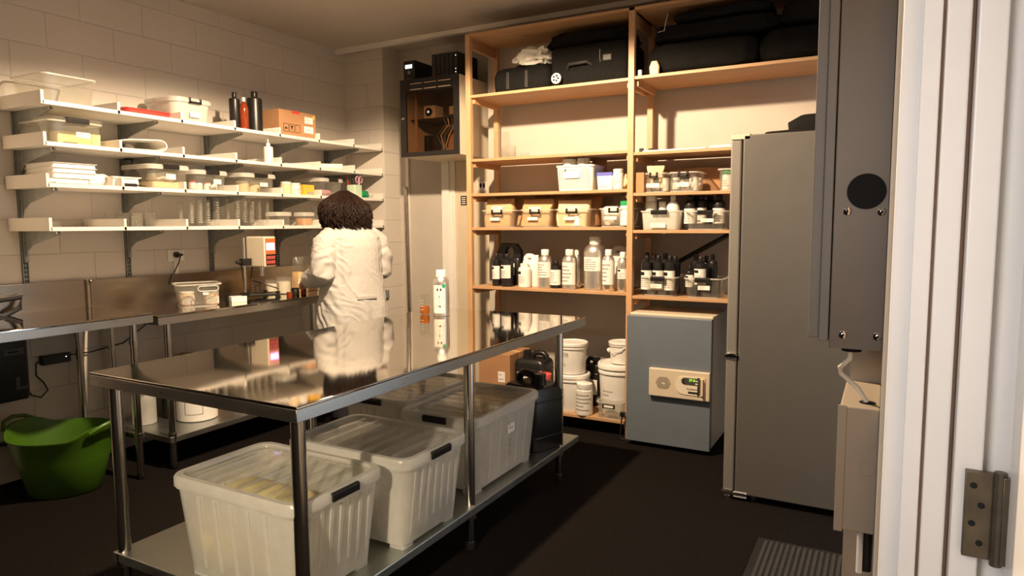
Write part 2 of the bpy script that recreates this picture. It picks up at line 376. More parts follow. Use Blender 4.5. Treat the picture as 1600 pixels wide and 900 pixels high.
i0 = len(s.v) - 32; s.xf(Matrix.Translation((p0.x - .012, BY - .033, p0.z + .012)) @ Matrix.Rotation(R(90), 4, 'X') @ Matrix.Diagonal((.6, 1.3, 1, 1)), i0)
i0 = len(s.v); s.lathe([(.016, 0), (.016, .002)], 'ink', (0, 0, 0), seg=16); s.xf(Matrix.Translation((p0.x + .02, BY - .033, p0.z + .012)) @ Matrix.Rotation(R(90), 4, 'X') @ Matrix.Diagonal((.6, 1.3, 1, 1)), i0)
o = s.build('notice_sticker', smooth=0); tag(o, 'white sticker with two black oval marks on the back door seen through the pine shelving', 'sticker')

# ------------------------------------------------------------------ steel tube in the corner
a = at(634, 292, Y=4.97); b_ = at(640, 485, Y=4.97)
dz = (b_ - a) / (a.z - b_.z); ft = b_ + dz * (b_.z)
t = MB(); t.tube([ft, a], .021, 'tube', seg=16)
tag(t.build('steel_tube'), 'tall stainless steel tube leaning in the corner beside the block pier', 'tube')
# clip on the pier
p0 = at(606, 459, Y=PY)
tag(MB().box(p0.x - .03, PY - .03, p0.z - .035, p0.x + .02, PY, p0.z + .035, 'grey').build('wall_clip', bev=.004), 'small grey box fixed to the block pier just right of the person', 'wall box')

# ------------------------------------------------------------------ benches and table
def leg(b, x, y, z0, z1, r=.019, mat='tube'):
    b.tube([(x, y, z0), (x, y, z1)], r, mat, seg=16); return b
def foot(parent, x, y):
    f = MB(); f.lathe([(.010, 0), (.020, .006), (.022, .03), (.019, .045)], 'black', (x, y, 0)); return f.build('foot', parent)
def bench(name, label, x0, x1, y0, y1, z, splash, shelf, rail, r=.02, ap=.055):
    t = thing(name, label, 'bench', ((x0 + x1) / 2, (y0 + y1) / 2, 0)); ox, oy = t.location.x, t.location.y
    b = MB(); b.box(x0 - ox, y0 - oy, z - .014, x1 - ox, y1 - oy, z, 'steel'); b.build('worktop', t, smooth=30, bev=.004)
    b = MB(); b.box(x0 - ox + .001, y0 - oy + .001, z - ap, x1 - ox - .001, y1 - oy - .001, z - .012, 'steelr'); b.build('apron', t, smooth=30)
    if splash:
        b = MB(); b.box(x0 - ox - .004, y0 - oy + .008, z - .01, x0 - ox + .016, y1 - oy - .008, splash, 'steel2'); b.box(x0 - ox - .004, y0 - oy, z, x0 - ox + .035, y0 - oy + .008, splash, 'steel2'); b.box(x0 - ox - .004, y1 - oy - .008, z, x0 - ox + .035, y1 - oy, splash, 'steel2')
        b.build('backsplash', t, smooth=0, bev=.003)
    ix = .055
    for (x, y) in ((x0 + ix, y0 + .09), (x0 + ix, y1 - .09), (x1 - ix, y0 + .09), (x1 - ix, y1 - .09)):
        l = leg(MB(), x - ox, y - oy, .04, z - ap, r); l.lathe([(r + .006, 0), (r + .006, .05)], 'tube', (x - ox, y - oy, (shelf or rail or .2) - .03)); l.lathe([(r + .005, 0), (r + .005, .03)], 'tube', (x - ox, y - oy, z - ap - .12)) if not splash or rail else None
        lo = l.build('leg', t); fo = foot(lo, x - ox, y - oy)
    if shelf:
        b = MB(); b.box(x0 + .03 - ox, y0 + .06 - oy, shelf - .035, x1 - .03 - ox, y1 - .06 - oy, shelf - .030, 'galvs'); b.box(x0 + .03 - ox, y0 + .06 - oy, shelf - .035, x1 - .03 - ox, y1 - .06 - oy, shelf, 'galvs'); b.build('undershelf', t, smooth=0, bev=.004)
    if rail:
        for (p, q) in (((x0 + ix, y0 + .09), (x0 + ix, y1 - .09)), ((x0 + ix, y0 + .09), (x1 - ix, y0 + .09)), ((x0 + ix, y1 - .09), (x1 - ix, y1 - .09))):
            MB().tube([(p[0] - ox, p[1] - oy, rail), (q[0] - ox, q[1] - oy, rail)], .016, 'tube', seg=14).build('rail', t)
    return t
bench('steel_bench', 'stainless steel wall bench with splashback at far left, green tub beneath it', WX + .012, -3.68, 1.12, 2.425, .96, 1.13, 0, .25)
bench('steel_bench', 'stainless steel wall bench with undershelf, carrying the overhead stirrer', WX + .012, -3.66, 2.44, 4.35, .94, 1.125, .20, 0)

TX0, TX1, TY0, TY1, TZ = -2.59, -1.525, 1.44, 3.67, .915
t = thing('steel_table', 'large freestanding stainless steel table with undershelf in the middle of the room', 'table', ((TX0 + TX1) / 2, (TY0 + TY1) / 2, 0)); ox, oy = t.location.x, t.location.y
MB().box(TX0 - ox, TY0 - oy, TZ - .010, TX1 - ox, TY1 - oy, TZ, 'steel').build('tabletop', t, smooth=30, bev=.003)
MB().box(TX0 - ox + .0006, TY0 - oy + .0006, TZ - .050, TX1 - ox - .0006, TY1 - oy - .0006, TZ - .009, 'steelr').build('apron', t, smooth=30, bev=.002)
for x in (TX0 + .06, TX1 - .06):
    for y in (TY0 + .06, 2.49, 3.43):
        l = leg(MB(), x - ox, y - oy, .17, TZ - .045, .0235); l.lathe([(.031, 0), (.031, .055)], 'tube', (x - ox, y - oy, .155)); leg(l, x - ox, y - oy, .035, .17, .0175)
        lo = l.build('leg', t); foot(lo, x - ox, y - oy)
b = MB(); b.box(TX0 + .03 - ox, TY0 + .03 - oy, .175, TX1 - .028 - ox, TY1 - .03 - oy, .212, 'galvs'); b.build('undershelf', t, smooth=0, bev=.004)

# ------------------------------------------------------------------ wall shelving on slotted uprights
SHZ = [2.122, 1.906, 1.687, 1.452]
DIV = [2.035, 2.445, 2.85, 3.25, 3.645, 4.04, 4.435, 4.80]
STD = [2.10, 2.71, 3.34, 3.96, 4.54]
names = ['topmost long white wall shelf, with the cardboard box and tall black bottles', 'second white wall shelf from the top, with the wash bottle and rolled paper',
         'third white wall shelf from the top, with clear clip boxes and the pump bottle', 'lowest white wall shelf, lined with glassware']
SF = -3.925
for z, nm in zip(SHZ, names):
    t = thing('wall_shelf', nm, 'shelf', (WX, 3.4, z))
    def q(x, y, zz): return (x - WX, y - 3.4, zz)
    MB().box(0.012, DIV[0] - 3.4, -.022, SF - WX, DIV[-1] - 3.4, 0, 'white').build('board', t, smooth=0, bev=.0015)
    for i, y in enumerate(DIV):
        hh = .046 if i else .05
        MB().box(.012, y - 3.4 - (.008 if i < 7 else .014), -.0215, SF - WX, y - 3.4 + .008, hh, 'white').build('end_lip', t, smooth=0, bev=.0015)
    for y in STD:
        b = MB(); b.prism([(.030, -.023), (.37, -.023), (.385, -.032), (.38, -.040), (.10, -.10), (.05, -.135), (.030, -.20)], 1, y - 3.4 - .004, y - 3.4 + .004, 'galv')
        b.box(.0, y - 3.4 - .010, -.20, .034, y - 3.4 + .010, -.024, 'galv')
        b.tube([(.372, y - 3.4 - .010, -.031), (.372, y - 3.4 + .010, -.031)], .006, 'chrome')
        b.build('bracket', t, smooth=0)
for i, y in enumerate(STD):
    t = MB(); x = WX
    t.box(x, y - .016, 1.12, x + .006, y + .016, 2.12, 'galv'); t.box(x, y - .016, 1.12, x + .014, y - .012, 2.12, 'galv'); t.box(x, y + .012, 1.12, x + .014, y + .016, 2.12, 'galv'); t.box(x, y - .0015, 1.12, x + .011, y + .0015, 2.12, 'galv')
    for k in range(38):
        for s_ in (-.0065, .0065): t.box(x + .006, y + s_ - .003, 1.135 + k * .026, x + .0072, y + s_ + .003, 1.148 + k * .026, 'ink')
    nth = ['at the left end of', 'below the pump bottle on', 'behind the stirrer under', 'left of the plastic bag under', 'behind the person under'][i]
    tag(t.build('slotted_upright', smooth=0), 'grey slotted steel upright ' + nth + ' the wall shelves', 'shelf upright', 'slotted uprights carrying the wall shelves')

# ------------------------------------------------------------------ pine shelving
FY, RY = 4.35, 4.78
Xl, Xm, Xr = -2.765, -1.517, -.10
t = thing('pine_shelving', 'tall two-bay pine shelving unit against the back wall, loaded with bottles and bins', 'shelving', (Xm, FY, 0))
def G(b, x0, y0, z0, x1, y1, z1, m): return b.box(x0 - Xm, y0 - FY, z0, x1 - Xm, y1 - FY, z1, m)
PT = 2.815
for x in (Xl, Xm, Xr):
    for y in (FY - .006, RY - .03):
        G(MB(), x, y, 0, x + .040, y + .036, PT, 'woodz').build('post', t, smooth=0, bev=.002)
ZL = [(2.815, 1), (2.398, 1), (1.935, 1), (1.682, 1), (1.432, 1), (.995, 1), (.115, 1)]
ZR = [(2.815, 1), (2.402, 1), (1.918, 1), (1.655, 1), (1.412, 1), (.978, 1)]
for zs, x0, x1 in ((ZL, Xl, Xm), (ZR, Xm, Xr)):
    for z, _ in zs:
        top = z == 2.815
        b = MB(); G(b, x0 + (.0 if top else .040), FY + (.0 if not top else -.006), z - .020 + (.02 if top else 0), x1 + (.04 if top else 0), RY + .006, z + (.02 if top else 0), 'woodx'); b.build('shelf_board', t, smooth=0, bev=.0015)
        if not top:
            for x in (x0 + .040, x1 - .018):
                G(MB(), x, FY + .03, z - .058, x + .018, RY - .03, z - .020, 'woody').build('side_rail', t, smooth=0)
for x in (Xl + .004, Xm + .004, Xr + .004):
    G(MB(), x, FY + .03, PT - .075, x + .02, RY - .03, PT, 'woody').build('side_rail', t, smooth=0)

# ------------------------------------------------------------------ fridge
fx0, fx1, fy0, fy1 = -.655, .02, 3.62, 4.22
t = thing('tall_fridge', 'tall silver grey upright fridge freezer seen side-on at right', 'fridge', (fx0, fy0, 0))
fz = at(1160, 211, Y=fy0).z
MB().box(0, 0, .035, fx1 - fx0, fy1 - fy0, fz, 'fridge').build('cabinet_body', t, smooth=0, bev=.006)
zs = at(1140, 556, Y=fy0).z
for (z0, z1, hz) in ((.045, zs - .004, zs - .03), (zs + .004, fz - .02, zs + .03)):
    d = MB().box(-.062, .004, z0, -.008, fy1 - fy0 - .004, z1, 'fridged').build('door', t, smooth=0, bev=.008)
    MB().box(-.010, .012, z0 + .01, .0, fy1 - fy0 - .012, z1 - .01, 'dgrey').build('gasket', d, smooth=0)
b = MB(); b.box(-.068, -.004, zs - .006, -.002, .03, zs + .010, 'chrome'); b.tube([(-.066, .0, zs + .004), (-.045, -.008, zs + .012), (-.02, -.006, zs + .010), (-.004, -.004, zs + .002)], .006, 'chrome'); b.build('middle_hinge', t)
b = MB(); b.box(-.062, 0, fz - .02, .03, .06, fz + .006, 'beige'); b.lathe([(.008, 0), (.008, .012)], 'ink', (-.045, .015, fz - .004)); b.lathe([(.008, 0), (.008, .012)], 'ink', (-.02, .015, fz - .004)); b.build('top_hinge', t)
b = MB(); b.box(-.07, -.004, .03, .06, .03, .042, 'chrome'); b.lathe([(.022, 0), (.022, .012), (.008, .014), (.008, .035)], 'chrome', (-.035, .02, 0)); b.build('bottom_hinge', t)
for (x, y) in ((.05, .55), (.6, .05), (.6, .55), (.08, .05)): MB().lathe([(.02, 0), (.02, .015), (.012, .036)], 'black', (x, y, 0)).build('foot', t)
p = at(1146, 767, Y=fy0); q = at(1166, 779, Y=fy0)
b = MB(); b.box(p.x - fx0, -.0015, q.z, q.x - fx0, 0, p.z, 'paper')
x = p.x - fx0 + .004
random.seed(3)
while x < q.x - fx0 - .008:
    wd = random.choice((.0012, .002, .003)); b.box(x, -.0022, q.z + .008, x + wd, -.001, p.z - .004, 'ink'); x += wd + random.choice((.0012, .002))
b.build('barcode_label', t, smooth=0)

# ------------------------------------------------------------------ incubator
ix0, ix1, iy0, iy1 = -1.470, -.925, 4.235, 4.70
iz = .875
t = thing('incubator', 'blue-grey laboratory incubator with beige control panel, on the floor beside the fridge', 'incubator', (ix0, iy0, 0))
W = ix1 - ix0
MB().box(.004, .05, .03, W - .004, iy1 - iy0 - .35 + .35, iz, 'beige').build('case', t, smooth=0, bev=.005)
MB().box(0, 0, .03, W, .046, iz - .012, 'bluegrey').build('door', t, smooth=0, bev=.004)
for (x, y) in ((.05, .1), (W - .05, .1), (.05, .4), (W - .05, .4)): MB().lathe([(.018, 0), (.018, .032)], 'black', (x, y, 0)).build('foot', t)
p = at(1016, 572, Y=iy0); q = at(1110, 626, Y=iy0)
x0, x1 = p.x - ix0, W; z0, z1 = at(1016, 616, Y=iy0).z, p.z - .004
pn = MB().box(x0, -.030, z0, x1, .0, z1, 'beige').build('control_panel', t, smooth=0, bev=.006)
cx, cz = x0 + .095, (z0 + z1) / 2
b = MB()
for i in range(-6, 7):
    for j in range(-7, 8):
        u, v = i * .0075, j * .0052 + (i % 2) * .0026
        if u * u + v * v < .046 ** 2 and u * u + v * v > .008 ** 2: b.add([(cx + u - .0024, -.0315, cz + v - .0028), (cx + u + .0008, -.0315, cz + v - .0022), (cx + u + .0030, -.0315, cz + v + .0018), (cx + u - .0002, -.0315, cz + v + .0012)], [(0, 1, 2, 3)], 'ink')
b.build('vent_grille', pn, smooth=0)
hx = x0 + .20; hc = (z0 + z1) / 2
poly = [(hx + .125, hc - .060), (hx + .125, hc + .058)] + [(hx + .03 + .058 * math.cos(R(a_)), hc + .058 * math.sin(R(a_))) for a_ in range(95, 266, 10)]
MB().prism(poly, 1, -.034, -.028, 'cream').build('display_bezel', pn, smooth=0)
poly = [(hx + .122, hc + .006), (hx + .122, hc + .050)] + [(hx + .035 + .024 * math.cos(R(a_)), hc + .028 + .022 * math.sin(R(a_))) for a_ in range(95, 266, 15)]
MB().prism(poly, 1, -.036, -.033, 'dgrey').build('display', pn, smooth=0)
b = text_mesh('37.0', .022, 'led'); b.xf(Matrix.Translation((hx + .078, -.0368, hc + .036))); b.build('led_digits', pn, smooth=0)
for (bx0, bz0, bm_) in ((.100, .030, 'cream'), (.100, .012, 'cream'), (.018, .030, 'ink'), (.018, .014, 'ink')): MB().box(hx + bx0, -.0378, hc + bz0, hx + bx0 + .014, -.036, hc + bz0 + .008, bm_).build('button', pn, smooth=0)
b = text_mesh('Contherm', .017, 'ink'); b.xf(Matrix.Translation((hx + .080, -.0345, hc - .020)) @ Matrix.Rotation(R(0), 4, 'Y')); b.box(hx + .055, -.0355, hc - .048, hx + .118, -.034, hc - .036, 'ink'); b.build('maker_mark', pn, smooth=0)
b = MB(); hx2 = x1 - .058; b.box(hx2 - .016, -.034, hc - .062, hx2 + .034, -.029, hc + .056, 'tan'); b.box(hx2 - .010, -.0345, hc - .05, hx2 + .008, -.0335, hc + .045, 'dgrey'); b.box(hx2 + .008, -.052, hc - .052, hx2 + .022, -.03, hc + .050, 'beige'); b.build('handle', pn, smooth=0, bev=.002)

# ------------------------------------------------------------------ electrical cabinet and box on the right
cy0, cy1 = 1.60, 1.88
cz0 = at(1340, 546, Y=cy0).z
t = thing('switchboard_cabinet', 'tall grey metal electrical cabinet on the right wall with round knockout hole', 'electrical cabinet', (0, cy0, cz0))
xa, xb, xc = at(1300, 400, Y=cy0).x, at(1283, 400, Y=cy0).x, at(1266, 400, Y=cy0).x
b = MB(); b.box(xa, 0, 0, 0, cy1 - cy0, 1.0, 'panelgrey'); b.build('case', t, smooth=0, bev=.002)
b = MB(); b.box(xb, .004, .012, xa - .002, cy1 - cy0 - .004, .99, 'stripgrey'); b.box(xc, .010, .018, xb, cy1 - cy0 - .01, .985, 'stripgrey'); b.build('door', t, smooth=0, bev=.002)
b = MB(); b.box(xa + .004, -.0015, .0, -.003, 0, .022, 'panelgrey'); b.build('bottom_flange', t, smooth=0)
hp = at(1354, 299, Y=cy0)
n = 24; b = MB(); b.lathe([(.0365, 0), (.0365, .003)], 'ink', (0, 0, 0), seg=32); b.xf(Matrix.Translation((hp.x, .001, hp.z - cz0)) @ Matrix.Rotation(R(90), 4, 'X')); b.build('knockout_hole', t)
for (px, py) in ((1324, 330), (1378, 331), (1317, 523), (1371, 526)):
    sp = at(px, py, Y=cy0); b = MB(); b.lathe([(.0085, 0), (.0085, .002), (.005, .005), (.002, .0055)], 'chrome', (0, 0, 0), seg=16); b.lathe([(.003, .0054), (.003, .006)], 'ink', (0, 0, 0), seg=6); b.xf(Matrix.Translation((sp.x, 0, sp.z - cz0)) @ Matrix.Rotation(R(90), 4, 'X')); b.build('screw', t)
b = MB(); b.lathe([(.02, -.012), (.02, 0)], 'ink', (-.06, .05, 0)); b.build('cable_gland', t)
z1 = at(1345, 638, Y=cy0).z; z0 = at(1345, 833, Y=cy0).z
xl = at(1308, 740, Y=cy0).x
t = thing('cable_box', 'beige steel cable box on the right wall under the electrical cabinet', 'cable box', (0, cy0, z0))
b = MB(); b.box(xl, 0, 0, 0, cy1 - cy0, z1 - z0, 'boxpaint'); b.build('case', t, smooth=0, bev=.003)
MB().box(xl - .003, -.004, -.003, xl + .014, .0, z1 - z0 + .003, 'boxpaint').build('cover_lip', t, smooth=0, bev=.001)
b = MB(); kp = at(1355, 733, Y=cy0); b.lathe([(.0155, 0), (.0155, .0012), (.0140, .0014), (.0138, .0004), (0.001, .0004)], 'boxpaint', (0, 0, 0), seg=24); b.xf(Matrix.Translation((kp.x, 0, kp.z - z0)) @ Matrix.Rotation(R(90), 4, 'X')); b.build('knockout', t)
b = MB(); b.lathe([(.016, 0), (.016, .002)], 'ink', (-.025, .055, z1 - z0)); b.build('cable_entry', t)
b = MB(); b.tube([(-.060, cy0 + .05, cz0 + .0), (-.062, cy0 + .05, cz0 - .03), (-.082, cy0 + .07, cz0 - .055), (-.080, cy0 + .08, z1 + .055), (-.045, cy0 + .06, z1 + .03), (-.026, cy0 + .055, z1 + .001)], .0055, 'cream')
tag(b.build('cable'), 'cream cable looping from the electrical cabinet into the box below', 'cable')
b = MB(); b.tube([(-.028, cy0 + .10, z0), (-.028, cy0 + .10, z0 - .045 - .09)], .0065, 'rod'); b.tube([(-.015, cy0 + .13, z0), (-.015, cy0 + .13, z0 - .14)], .012, 'black')
tag(b.build('conduit'), 'short white conduit with a black sleeve hanging below the beige cable box', 'conduit')

# ------------------------------------------------------------------ mat
mx0, mx1, my0, my1 = -.47, .20, 2.25, 3.22
t = thing('door_mat', 'dark ribbed entrance mat on the carpet in front of the fridge', 'mat', (mx0, my0, 0))
MB().box(0, 0, 0.001, mx1 - mx0, my1 - my0, .006, 'black').build('border', t, smooth=0, bev=.002)
b = MB(); x = .03
while x < mx1 - mx0 - .03: b.prism([(x, .006), (x + .006, .0125), (x + .014, .0125), (x + .018, .006)], 1, .03, my1 - my0 - .03, 'mat'); x += .0235
b.build('ribs', t, smooth=0)
# ------------------------------------------------------------------ builders for small things
def arc_patch(b, r, z0, z1, a0, a1, mat, n=10, sx=1, sy=1):
    vs = []; n = max(2, int(abs(a1 - a0) / 5))
    for i in range(n + 1):
        a = R(a0 + (a1 - a0) * i / n)
        vs += [(r * math.cos(a) * sx, r * math.sin(a) * sy, z0), (r * math.cos(a) * sx, r * math.sin(a) * sy, z1)]
    b.add(vs, [(2 * i, 2 * i + 2, 2 * i + 3, 2 * i + 1) for i in range(n)], mat)
def print_lines(b, r, z0, z1, a0, a1, n, mat='inkg', sx=1, sy=1, seed=1):
    rg = random.Random(seed); st = (z1 - z0) / n
    for k in range(n):
        e = a0 + (a1 - a0) * rg.uniform(.55, .95); arc_patch(b, r, z0 + st * (k + .3), z0 + st * (k + .62), a0 + 4, e, mat, 6, sx, sy)
PROF = {
 'round': [(.92, 0), (1, .02), (1, .60), (.93, .70), (.72, .78), (.42, .84), (.34, .87), (.34, .90)],
 'cyl':   [(.93, 0), (1, .015), (1, .78), (.97, .81), (.80, .835), (.42, .85), (.36, .86), (.36, .90)],
 'alu':   [(.95, 0), (1, .012), (1, .70), (.96, .76), (.80, .815), (.55, .85), (.46, .865), (.46, .885)],
 'flare': [(.93, 0), (1, .02), (1, .50), (.90, .60), (.66, .76), (.48, .85), (.44, .88)],
 'jar':   [(.93, 0), (1, .02), (1, .76), (.95, .80), (.86, .82), (.86, .84)],
}
CAPR = {'round': .40, 'cyl': .42, 'alu': .56, 'flare': .55, 'jar': .94}
def bottle(name, label, cat, loc, h, r, style='round', body='hdpe', cap='wplastic', lab='paper', labz=(.15, .6), rot=0, group=None, sx=1, sy=1, logo=False, span=75, liquid=None, capr=None):
    t = thing(name, label, cat, loc, rot, group)
    pf = PROF[style]; b = MB(); b.lathe([(a * r, z * h) for a, z in pf], body, seg=24, sx=sx, sy=sy); b.build('body', t)
    cr = (capr or CAPR[style]) * r; z0 = pf[-1][1] * h
    zc = z0 - .03 * h if style != 'jar' else z0 - .02 * h
    b = MB(); n = 24
    rs = []
    for (rr_, z) in ((cr * .98, zc), (cr, zc + .01 * h), (cr, h * .985), (cr * .9, h)):
        rs.append([(rr_ * (1 + (.03 if j % 2 else 0) * (z < h)) * math.cos(2 * PI * j / n), rr_ * (1 + (.03 if j % 2 else 0) * (z < h)) * math.sin(2 * PI * j / n), z) for j in range(n)])
    b.rings(rs, cap); b.build('cap', t, smooth=50)
    if lab:
        b = MB(); z0, z1 = labz[0] * h, labz[1] * h
        arc_patch(b, r * 1.012 + .0004, z0, z1, -90 - span, -90 + span, lab, 14, sx, sy)
        print_lines(b, r * 1.02 + .0012, z0 + (z1 - z0) * .1, z0 + (z1 - z0) * (.62 if logo else .9), -90 - span * .8, -90 + span * .6, 5 if h > .12 else 3, 'inkg', sx, sy, seed=int(h * 1000))
        if logo: arc_patch(b, r * 1.02 + .0012, z0 + (z1 - z0) * .74, z0 + (z1 - z0) * .92, -90 - span * .8, -90 - span * .1, 'ink', 6, sx, sy)
        b.build('label', t)
    if liquid:
        b = MB(); b.lathe([(.9 * r, .01 * h), (.95 * r, .03 * h), (.95 * r, liquid[0] * h)], liquid[1], seg=20, sx=sx, sy=sy); b.build('contents', t)
    return t

def tray_rings(b, w, d, h, mat, taper=.86, rad=.03, t=.003, z0=0, rim=.008):
    W, D = w / 2, d / 2
    o = [rr(W * taper, D * taper, rad, z0), rr(W * (taper + .01), D * (taper + .01), rad, z0 + .005), rr(W - rim, D - rim, rad, z0 + h * .93), rr(W, D, rad + .004, z0 + h * .935), rr(W, D, rad + .004, z0 + h), rr(W - rim, D - rim, rad, z0 + h)]
    i = [rr(W - rim - t, D - rim - t, rad, z0 + h * .99), rr(W * taper - t, D * taper - t, rad, z0 + .006)]
    b.rings(o + i, mat, True, True)
def labelcard(parent, w, h, x, y, z, lines=3, name='label_card', mat='paper'):
    b = MB(); b.box(x - w / 2, y - .0012, z - h / 2, x + w / 2, y, z + h / 2, mat)
    rg = random.Random(int((x + z) * 1000))
    for k in range(lines):
        zz = z + h / 2 - h * (k + .7) / (lines + .4); e = rg.uniform(.4, .85)
        b.box(x - w * .4, y - .0018, zz - h * .045, x - w * .4 + w * .8 * e, y - .001, zz + h * .045, 'inkg')
    return b.build(name, parent, smooth=0)
def clearbox(name, label, loc, w, d, h, rot=0, mat='clear', lid='lidc', clip='black', card=None, taper=.88, rad=.03, group=None, cat='storage box', open_=False, clipw=.36, feet=False, bothclips=True, closed_clip=True, ribs=False, lidh=None):
    t = thing(name, label, cat, loc, rot, group)
    b = MB(); tray_rings(b, w, d, h, mat, taper, rad); 
    if feet:
        for sx in (-1, 1):
            for sy in (-1, 1):
                x, y = sx * (w / 2 * taper - .045), sy * (d / 2 * taper - .045); b.rings([rr(.035, .035, .01, -.02, cx=x, cy=y), rr(.035, .035, .01, 0.002, cx=x, cy=y)], mat)
    body = b.build('tub', t)
    if mat == 'clear':
        e_ = MB(); W_, D_ = w / 2 + .0012, d / 2 + .0012
        e_.rings([rr(W_, D_, rad + .004, h - .007), rr(W_, D_, rad + .004, h + .001), rr(W_ - .009, D_ - .009, rad, h + .001), rr(W_ - .009, D_ - .009, rad, h - .007)], 'frost', False, False)
        e_.rings([rr(w / 2 * taper + .0015, d / 2 * taper + .0015, rad, .0), rr(w / 2 * (taper + .005) + .0015, d / 2 * (taper + .005) + .0015, rad, .006)], 'frost', False, False); e_.build('rim', body)
    if ribs:
        rb = MB()
        for k in range(-3, 4):
            x = k * w * .11
            for s in (-1, 1):
                y0_, y1_ = s * d / 2 * taper, s * (d / 2 - .009); rb.add([(x - .009, y0_, .03), (x + .009, y0_, .03), (x + .010, y1_, h * .9), (x - .010, y1_, h * .9), (x - .006, y0_ + s * .005, .03), (x + .006, y0_ + s * .005, .03), (x + .007, y1_ + s * .005, h * .9), (x - .007, y1_ + s * .005, h * .9)], [(4, 5, 6, 7), (0, 4, 7, 3), (1, 2, 6, 5)], mat)
        for k in range(-2, 3):
            y = k * d * .13
            for s in (-1, 1):
                x0_, x1_ = s * w / 2 * taper, s * (w / 2 - .009); rb.add([(x0_ + s * .005, y - .008, .03), (x0_ + s * .005, y + .008, .03), (x1_ + s * .005, y + .009, h * .9), (x1_ + s * .005, y - .009, h * .9)], [(0, 1, 2, 3)], mat)
        rb.build('side_ribs', body, smooth=0)
    if lid and not open_:
        lh = lidh or .018
        b = MB(); W, D = w / 2 + .004, d / 2 + .004
        b.rings([rr(W, D, rad + .006, h - .012), rr(W, D, rad + .006, h + lh * .6), rr(W - .006, D - .006, rad + .004, h + lh), rr(W - .022, D - .022, rad, h + lh), rr(W - .026, D - .026, rad, h + lh * .45)], lid, False, True)
        if ribs:
            n = 7
            for k in range(n):
                y = (k - (n - 1) / 2) * (d * .80 / n); b.prism([(y - .008, h + lh * .45), (y - .005, h + lh * .95), (y + .005, h + lh * .95), (y + .008, h + lh * .45)], 0, -W + .05, W - .05, lid)
        ld = b.build('lid', t)
        if ribs:
            b = MB(); b.rings([rr(W + .001, D + .001, rad + .007, h - .014), rr(W + .001, D + .001, rad + .007, h + lh * .62), rr(W - .005, D - .005, rad + .004, h + lh + .001), rr(W - .024, D - .024, rad, h + lh + .001), rr(W - .024, D - .024, rad, h + lh * .4), rr(W - .006, D - .006, rad + .004, h - .013)], 'frost', False, False); b.build('lid_rim', ld)
    if clip:
        for s in ((-1, 1) if bothclips else (-1,)):
            cw = w * clipw; b = MB(); y = s * (d / 2 + .004)
            zt = h + (.019 if lid and not open_ else .004)
            if closed_clip:
                b.prism([(y - s * .02, zt), (y + s * .006, zt), (y + s * .012, zt - .006), (y + s * .010, zt - .030), (y + s * .002, zt - .030), (y + s * .002, zt - .008), (y - s * .02, zt - .003)], 0, -cw / 2, cw / 2, clip)
            else:
                b.box(-cw / 2, y - .006, zt - .035, cw / 2, y + .006, zt - .022, clip); b.box(-cw / 2, y - .006, zt - .035, -cw / 2 + .012, y + .006, zt, clip); b.box(cw / 2 - .012, y - .006, zt - .035, cw / 2, y + .006, zt, clip)
            b.build('clip', t, smooth=0, bev=.0015)
    if card: labelcard(t, card[0], card[1], card[2], -d / 2 * (taper + (1 - taper) * .6) - .006, card[3])
    return t
def lump(name, w, d, h, mat, seed=0, amp=.12, parent=None, loc=(0, 0, 0), n=3, flat=True, sq=.7):
    """crumpled bag or heap: a subdivided ellipsoid pushed about by noise"""
    bm = bmesh.new(); bmesh.ops.create_icosphere(bm, subdivisions=n, radius=1)
    for v in bm.verts:
        p = v.co.copy(); k = 1 + amp * noise.noise(p * 2.2 + Vector((seed, 0, 0))) * 2 + amp * .6 * noise.noise(p * 6 + Vector((0, seed, 0)))
        p = Vector([math.copysign(abs(c) ** sq, c) for c in p]) * k
        v.co = Vector((p.x * w / 2, p.y * d / 2, max(0, (p.z * .5 + .5)) * h))
    b = MB(); b.add([v.co[:] for v in bm.verts], [[v.index for v in f.verts] for f in bm.faces], mat); bm.free()
    return b.build(name, parent, loc=loc, smooth=60)
def paperbag(name, label, loc, w, d, h, mat='kraft', rot=0, fold=.25, lean=0, seed=0, card=True, group=None, cat='paper bag'):
    t = thing(name, label, cat, loc, rot, group)
    b = MB(); rs = []; n = 14
    for i in range(n):
        f = i / (n - 1); z = h * f; dd = d * (1 - f ** 3 * .93); ww = w * (1 + .06 * f)
        ring = rr(ww / 2, max(dd / 2, .004), min(.018, max(dd / 2, .004) * .8), z, n=3)
        rs.append([(x + .012 * noise.noise(Vector((x * 14, z * 18, seed))), y + lean * f * f + .014 * noise.noise(Vector((x * 16, z * 14, seed + 5))) + .008 * math.sin(x * 60 + seed) * f, z + .006 * noise.noise(Vector((x * 20, seed, 3)))) for x, y, z in ring])
    b.rings(rs, mat); b.build('bag_body', t, smooth=50)
    if card: labelcard(t, w * .42, h * .22, 0, -d / 2 * .78 + lean * .2 - .012, h * .60, 3)
    return t
